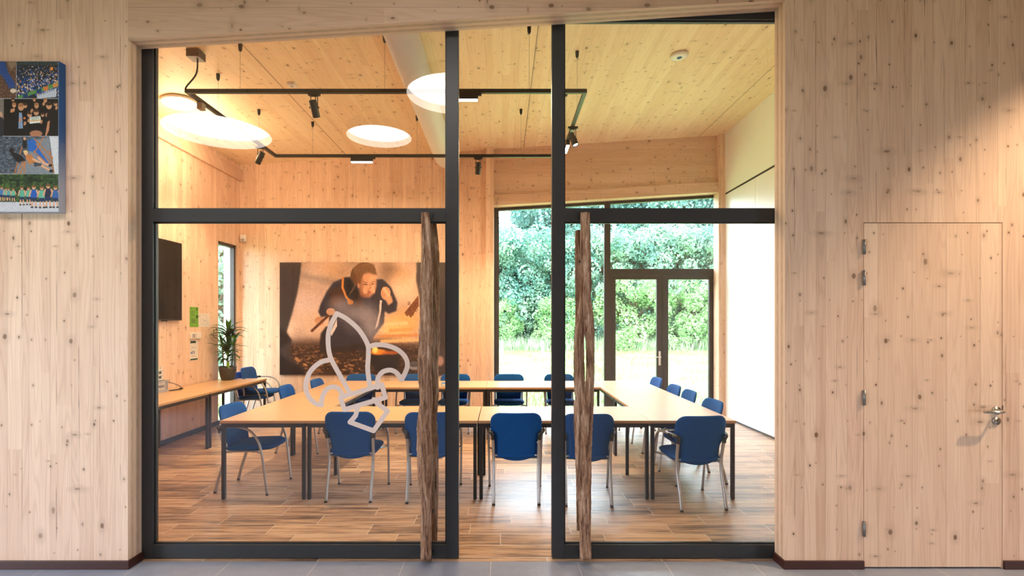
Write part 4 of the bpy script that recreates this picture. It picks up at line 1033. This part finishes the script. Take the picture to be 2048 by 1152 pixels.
def spot(x, y, z, aim, label, on=0, size=60, track=True, scale=1.0):
    o = empty('track_spotlight', (x, y, z)); m = MB(); m.box(-.06, .06, -.018, .018, -.045, -.020); a = m.build('adapter', M_BLACK, o, bevel=.002)
    m = MB(); m.tube([(-.035, 0, -.045), (-.035, 0, -.16)], .0045, 8); m.tube([(.035, 0, -.045), (.035, 0, -.16)], .0045, 8); m.tube([(-.035, 0, -.05), (.035, 0, -.05)], .006, 8); m.tube([(0, 0, -.04), (.012, 0, -.06), (.02, 0, -.10)], .004, 8); m.build('yoke', M_BLACK, o)
    d = Vector(aim).normalized(); R_ = d.to_track_quat('-Z', 'Y').to_matrix(); c = Vector((0, 0, -.165))
    m = MB(); m.lathe([(.0, .075), (.034, .072), (.038, .06), (.038, -.095), (.033, -.097), (.030, -.085), (0, -.085)], c, 28, R_)
    for sx in (-1, 1): m.tube([(sx*.036, 0, -.165), (sx*.048, 0, -.165)], .010, 10)
    hd_ = m.build('lamp_head', M_BLACK, o)
    m = MB(); m.lathe([(.029, -.0865), (.029, -.084), (0, -.084)], c, 20, R_); m.build('lens', M_LED, hd_)
    if on:
        p = Vector((x, y, z))+c+d*.105
        add_light('spot_beam', 'SPOT', p, on, WARM, target=p+d, spot_size=math.radians(size), spot_blend=.7, shadow_soft_size=.03)
    return tag(o, label, 'spotlight', 'black spotlights clipped to the track')
spot(-1.927, TY0, TZ, (0.1, .55, -1), 'black track spotlight hanging from the front bar of the track', 140, 110)
spot(TX0, 3.36, TZ, (-.6, .2, -1), 'black track spotlight tilted to the left wall, on the left bar of the track', 70, 90)
spot(-.345, TY1, TZ, (-.1, .35, -1), 'black track spotlight on the back bar near the wooden column', 75, 80)
spot(TX1, 2.68, TZ, (.35, -.3, -1), 'black track spotlight tilted forward on the right bar of the track', 60, 80)
def linear(x, y, rz, L_, label, e=0):
    o = empty('linear_track_light', (x, y, TZ), rz); bx(-L_/2, L_/2, -.022, .022, -.085, -.020).build('housing', M_BLACK, o, bevel=.002); bx(L_/2, L_/2+.035, -.012, .012, -.045, -.020).build('adapter', M_BLACK, o)
    bx(-L_/2+.006, L_/2-.006, -.018, .018, -.094, -.085).build('diffuser', M_LED, o)
    if e: add_light('linear_light', 'AREA', (x, y, TZ-.10), e, WARM, rot=(0, 0, rz), shape='RECTANGLE', size=L_, size_y=.03)
    return tag(o, label, 'light', 'linear lights clipped to the track')
linear(-2.0, TY1, 0, .31, 'black linear light with glowing underside on the back bar, near the left corner', 22)
linear(-.41, TY0, 0, .32, 'black linear light with glowing underside on the front bar, beside the door stile', 26)
linear(TX1, 3.28, PI/2, .31, 'black linear light on the right bar of the track, seen end-on', 14)
for x, y, d_, l in ((-4.03, 2.93, .40, 'round glowing ceiling lamp in the front left corner of the wooden ceiling'), (-3.98, 3.62, .30, 'round ceiling lamp mostly hidden behind the big disc reflection')):
    o = empty('ceiling_lamp', (x, y, zc(x)-.006)); tilt = Matrix.Rotation(-math.atan(.0605), 3, 'Y')
    MB().lathe([(d_/2-.01, .0), (d_/2, -.01), (d_/2, -.030), (d_/2-.018, -.034), (d_/2-.02, -.028), (0, -.028)], n=40, M=tilt).build('rim', M_PLASTW, o)
    MB().lathe([(d_/2-.02, -.0285), (d_/2-.03, -.052), (d_/2-.07, -.066), (0, -.070)], n=40, M=tilt).build('diffuser', M_LAMP, o)
    add_light('ceiling_lamp_light', 'POINT', (x, y, zc(x)-.36), 15, WARM, shadow_soft_size=.12)
    tag(o, l, 'lamp', 'round lamps on the wooden ceiling')
o = empty('access_point', (2.07, 2.54, zc(2.07))); tilt = Matrix.Rotation(-math.atan(.0605), 3, 'Y')
MB().lathe([(.09, 0), (.105, -.012), (.098, -.030), (.06, -.036), (0, -.037)], n=40, M=tilt).build('housing', M_PLASTW, o)
MB().lathe([(.030, -.0365), (.030, -.0385), (.025, -.0385), (.025, -.0375), (0, -.0375)], n=32, M=tilt).build('indicator_ring', M_INKB, o)
tag(o, 'white round wireless disc on the wooden ceiling at the right', 'access point')
o = empty('smoke_detector', (-2.52, 2.67, zc(-2.52))); bx(-.045, .045, -.045, .045, -.035, .003).build('housing', M_PLASTW, o, bevel=.004); bx(-.015, .015, -.015, .015, -.040, -.035).build('button', M_GREYL, o, bevel=.002)
tag(o, 'small white square detector on the wooden ceiling above the front track bar', 'detector')
dx_, dr = -.97, .168; dz = zc(dx_)-dr-.015
m = MB(); RY = Matrix.Rotation(-PI/2, 3, 'X')
m.lathe([(dr, 0), (dr, 4.6), (dr*.97, 4.9), (dr*.8, 5.06), (dr*.45, 5.15), (0, 5.17)], (dx_, .245, dz), 48, Matrix.Rotation(-PI/2, 3, 'X'))
tag(m.build('air_duct', M_DUCT), 'thick white round air duct running under the wooden ceiling', 'duct')

M_GREYP = plain('pendant_housing', (.20, .20, .20), .6)
# hall pendants: big discs mirrored in the glass of the left door
def pendant(x, y, z, d, label):
    o = empty('pendant_lamp', (x, y, z)); r = d/2
    MB().lathe([(r-.004, .0), (r, .0), (r, .13), (r-.01, .135), (0, .135)], n=64, caps=False).build('housing', M_GREYP, o)
    MB().lathe([(r-.006, .002), (r-.006, .10)], n=64, caps=False).build('shade', M_LAMPRIM, o)
    MB().lathe([(0, .10), (r-.008, .10), (r-.008, .105), (0, .105)], n=64).build('diffuser', M_LAMPBIG, o)
    w_ = MB()
    for a in (0, 2.09, 4.19): w_.tube([(.8*r*math.cos(a), .8*r*math.sin(a), .1), (0, 0, 5.2-z)], .003, 6)
    w_.build('suspension_wire', M_WIRE, o)
    return tag(o, label, 'lamp', 'disc pendants in the hall')
pendant(-3.17, -1.94, 3.77, 1.1, 'large glowing disc pendant in the hall, mirrored leftmost in the glass')
pendant(-1.92, -4.20, 4.54, 1.0, 'glowing disc pendant in the hall, mirrored lowest above the picture')
pendant(-.56, -2.17, 4.29, 1.1, 'large glowing disc pendant in the hall, mirrored beside the door stile')
sp_ = empty('wall_washer', (5.0, -1.03, 4.35)); m = MB(); m.lathe([(.04, -.10), (.04, .05), (0, .05)], n=24); m.tube([(0, 0, .05), (0, 0, .85)], .012, 8); m.build('lamp_body', M_BLACK, sp_); MB().lathe([(.035, -.1), (.035, -.103), (0, -.103)], n=24).build('lens', M_LED, sp_)
tag(sp_, 'black ceiling spotlight in the hall lighting the wooden wall at the right', 'spotlight')
add_light('hall_spot', 'SPOT', (5.0, -1.03, 4.22), 350, (1, .70, .42), target=(3.9, 0, 1.9), spot_size=math.radians(62), spot_blend=.8, shadow_soft_size=.03)

# ---------------------------------------------------------------- outdoors
S(MB().box(-60, 60, -12, 70, -.6, -.21).build('ground', M_LAWN)); 
S(MB().box(-60, 60, 5.70, 70, -.3, -.06).build('lawn', M_LAWN)); S(MB().box(-60, -4.82, -12, 5.70, -.3, -.06).build('lawn', M_LAWN))
def quads(name, cen, nrm, size, mat, parent=None, aspect=.6):
    n = len(cen); nrm = nrm/np.linalg.norm(nrm, axis=1, keepdims=True); r = rng.normal(size=(n, 3)); a = np.cross(nrm, r); a /= np.linalg.norm(a, axis=1, keepdims=True); b_ = np.cross(nrm, a)
    s_ = size[:, None]; V_ = np.stack([cen-a*s_, cen+b_*s_*aspect, cen+a*s_, cen-b_*s_*aspect], 1).reshape(-1, 3)
    me = bpy.data.meshes.new(name); me.from_pydata(V_.tolist(), [], np.arange(4*n).reshape(-1, 4).tolist()); me.materials.append(mat); o = bpy.data.objects.new(name, me); COL.objects.link(o); o.parent = parent; return o
def tree(kind, R_, H, mat, nl, ls):
    t = empty(kind); st = MB(); rr = random.Random(nl)
    st.tube([(0, 0, 0), (.1, 0, H*.35), (0, .1, H*.8)], [.16, .11, .04], 10)
    blobs = []
    for k_ in range(95):
        z = H*(.06+.90*rr.random()); rmax = R_*(1-.40*max(0, z/H-.6)*1.6); a = rr.uniform(0, 2*PI); q = rmax*math.sqrt(rr.random())*1.1
        blobs.append((q*math.cos(a), q*math.sin(a), z, rr.uniform(.35, 1.0)*R_*.36))
        if k_ % 3 == 0: st.tube([(0, 0, z*.6), (q*math.cos(a)*.6, q*math.sin(a)*.6, z*.9), (q*math.cos(a), q*math.sin(a), z)], [.05, .03, .01], 6)
    st.build('trunk', M_BARK, t)
    B = np.array(blobs); w_ = B[:, 3]**2; ch = rng.choice(len(B), nl, p=w_/w_.sum()); d = rng.normal(size=(nl, 3)); d /= np.linalg.norm(d, axis=1, keepdims=True)
    cen = B[ch, :3]+d*(B[ch, 3]*(.72+.28*rng.random(nl)))[:, None]; cen[:, 2] = np.maximum(cen[:, 2], .05)
    quads('foliage', cen, d+np.array([0, 0, .3])+rng.normal(size=(nl, 3))*.9, ls*(.6+.8*rng.random(nl)), mat, t); return t
tA = tree('leafy_tree', 2.6, 7.6, M_LEAF, 26000, .085); tB = tree('leafy_tree', 2.7, 9.6, M_LEAFD, 26000, .10); tC = tree('leafy_bush', 2.0, 4.4, M_LEAFY, 16000, .075)
tl = {'A': 'green leafy tree in the wooded edge', 'B': 'darker green tall tree in the wooded edge', 'C': 'light green leafy bush at the foot of the wooded edge'}
spots = [('B', -1.6, 33.0, 1.0), ('B', 3.4, 32.6, 1.15), ('B', 7.4, 33.6, 1.25), ('B', 10.6, 32.4, 1.2), ('B', 13.8, 33.2, 1.25), ('B', 17.6, 33.0, 1.2), ('B', 5.4, 36.0, 1.3), ('B', 12.0, 36.4, 1.35), ('A', -3.2, 29.6, .95), ('A', 1.7, 29.4, 1.03), ('A', 5.6, 29.2, 1.0), ('A', 9.9, 29.4, 1.05), ('A', 14.2, 29.2, 1.0), ('A', 18.8, 29.6, 1.0), ('B', -6.2, 32.2, .95),
         ('A', 3.7, 29.0, .92), ('A', -.8, 30.2, .90), ('A', 7.8, 30.4, 1.1), ('A', 12.1, 30.2, 1.12), ('C', 7.9, 27.2, 1.0), ('C', 11.6, 27.4, .95), ('C', -.4, 27.8, .7), ('C', 3.4, 27.5, .7),
         ('B', -13.0, 20.0, 1.0), ('A', -10.6, 15.4, 1.0), ('B', -17.6, 21.5, 1.0), ('A', -14.6, 17.2, 1.0), ('A', -20.0, 24.0, 1.0), ('B', -23, 29.0, 1.0), ('A', -9.4, 19.5, 1.0)]
seen = set()
for k_, x, y, s_ in spots:
    src = {'A': tA, 'B': tB, 'C': tC}[k_]; o = src if k_ not in seen else copy_tree(src); seen.add(k_)
    o.location = (x, y, -.06); o.rotation_euler = (0, 0, rng.uniform(0, 6.28)); o.scale = (s_, s_, s_); tag(o, tl[k_]+(' seen through the slot window' if x < -8.9 else ''), 'tree' if k_ != 'C' else 'bush', {'A': 'green trees', 'B': 'dark tall trees', 'C': 'light bushes'}[k_]+(' left of the building' if x < -8.9 else ' of the wooded edge'))
# meadow blades: stuff
def blades(name, xa, xb, ya, yb, n, h0, h1, w_, mat, label):
    x = rng.uniform(xa, xb, n); y = rng.uniform(ya, yb, n); h = rng.uniform(h0, h1, n); a = rng.uniform(0, 2*PI, n); dx, dy = np.cos(a)*w_, np.sin(a)*w_; lx_, ly_ = rng.normal(0, .25, n)*h, rng.normal(0, .25, n)*h
    z = np.full(n, -.06); V_ = np.stack([np.stack([x-dx, y-dy, z], -1), np.stack([x+dx, y+dy, z], -1), np.stack([x+lx_, y+ly_, z+h], -1)], 1).reshape(-1, 3)
    me = bpy.data.meshes.new(name); me.from_pydata(V_.tolist(), [], np.arange(3*n).reshape(-1, 3).tolist()); me.materials.append(mat); o = bpy.data.objects.new(name, me); COL.objects.link(o); return tag(o, label, 'grass', kind='stuff')
blades('grass', -2, 15, 6.3, 26.5, 42000, .05, .20, .012, M_BLADE, 'long pale meadow grass behind the tall windows')
blades('grass', -16, -5.2, 5, 18, 14000, .05, .20, .012, M_BLADE, 'meadow grass left of the building, through the slot window')
blades('weeds', -4, 19, 25.6, 27.6, 5000, .4, 1.0, .03, leafmat('weed_leaves', (.20, .34, .18), (.48, .56, .38), 2.0), 'tall weeds along the foot of the wooded edge')
for px, lab in ((1004, 'pale short post in the meadow, at the left edge of the tall window'), (1085, 'pale short post in the meadow, beside the right door stile')):
    s_ = 39.6; x = (px-1005)/s_; m = MB(); m.box(x-.07, x+.07, 22.3-.07, 22.3+.07, -.06, .66); m.box(x-.05, x+.05, 22.25, 22.35, .66, .70)
    tag(m.build('meadow_post', M_POST, bevel=.01), lab, 'post')
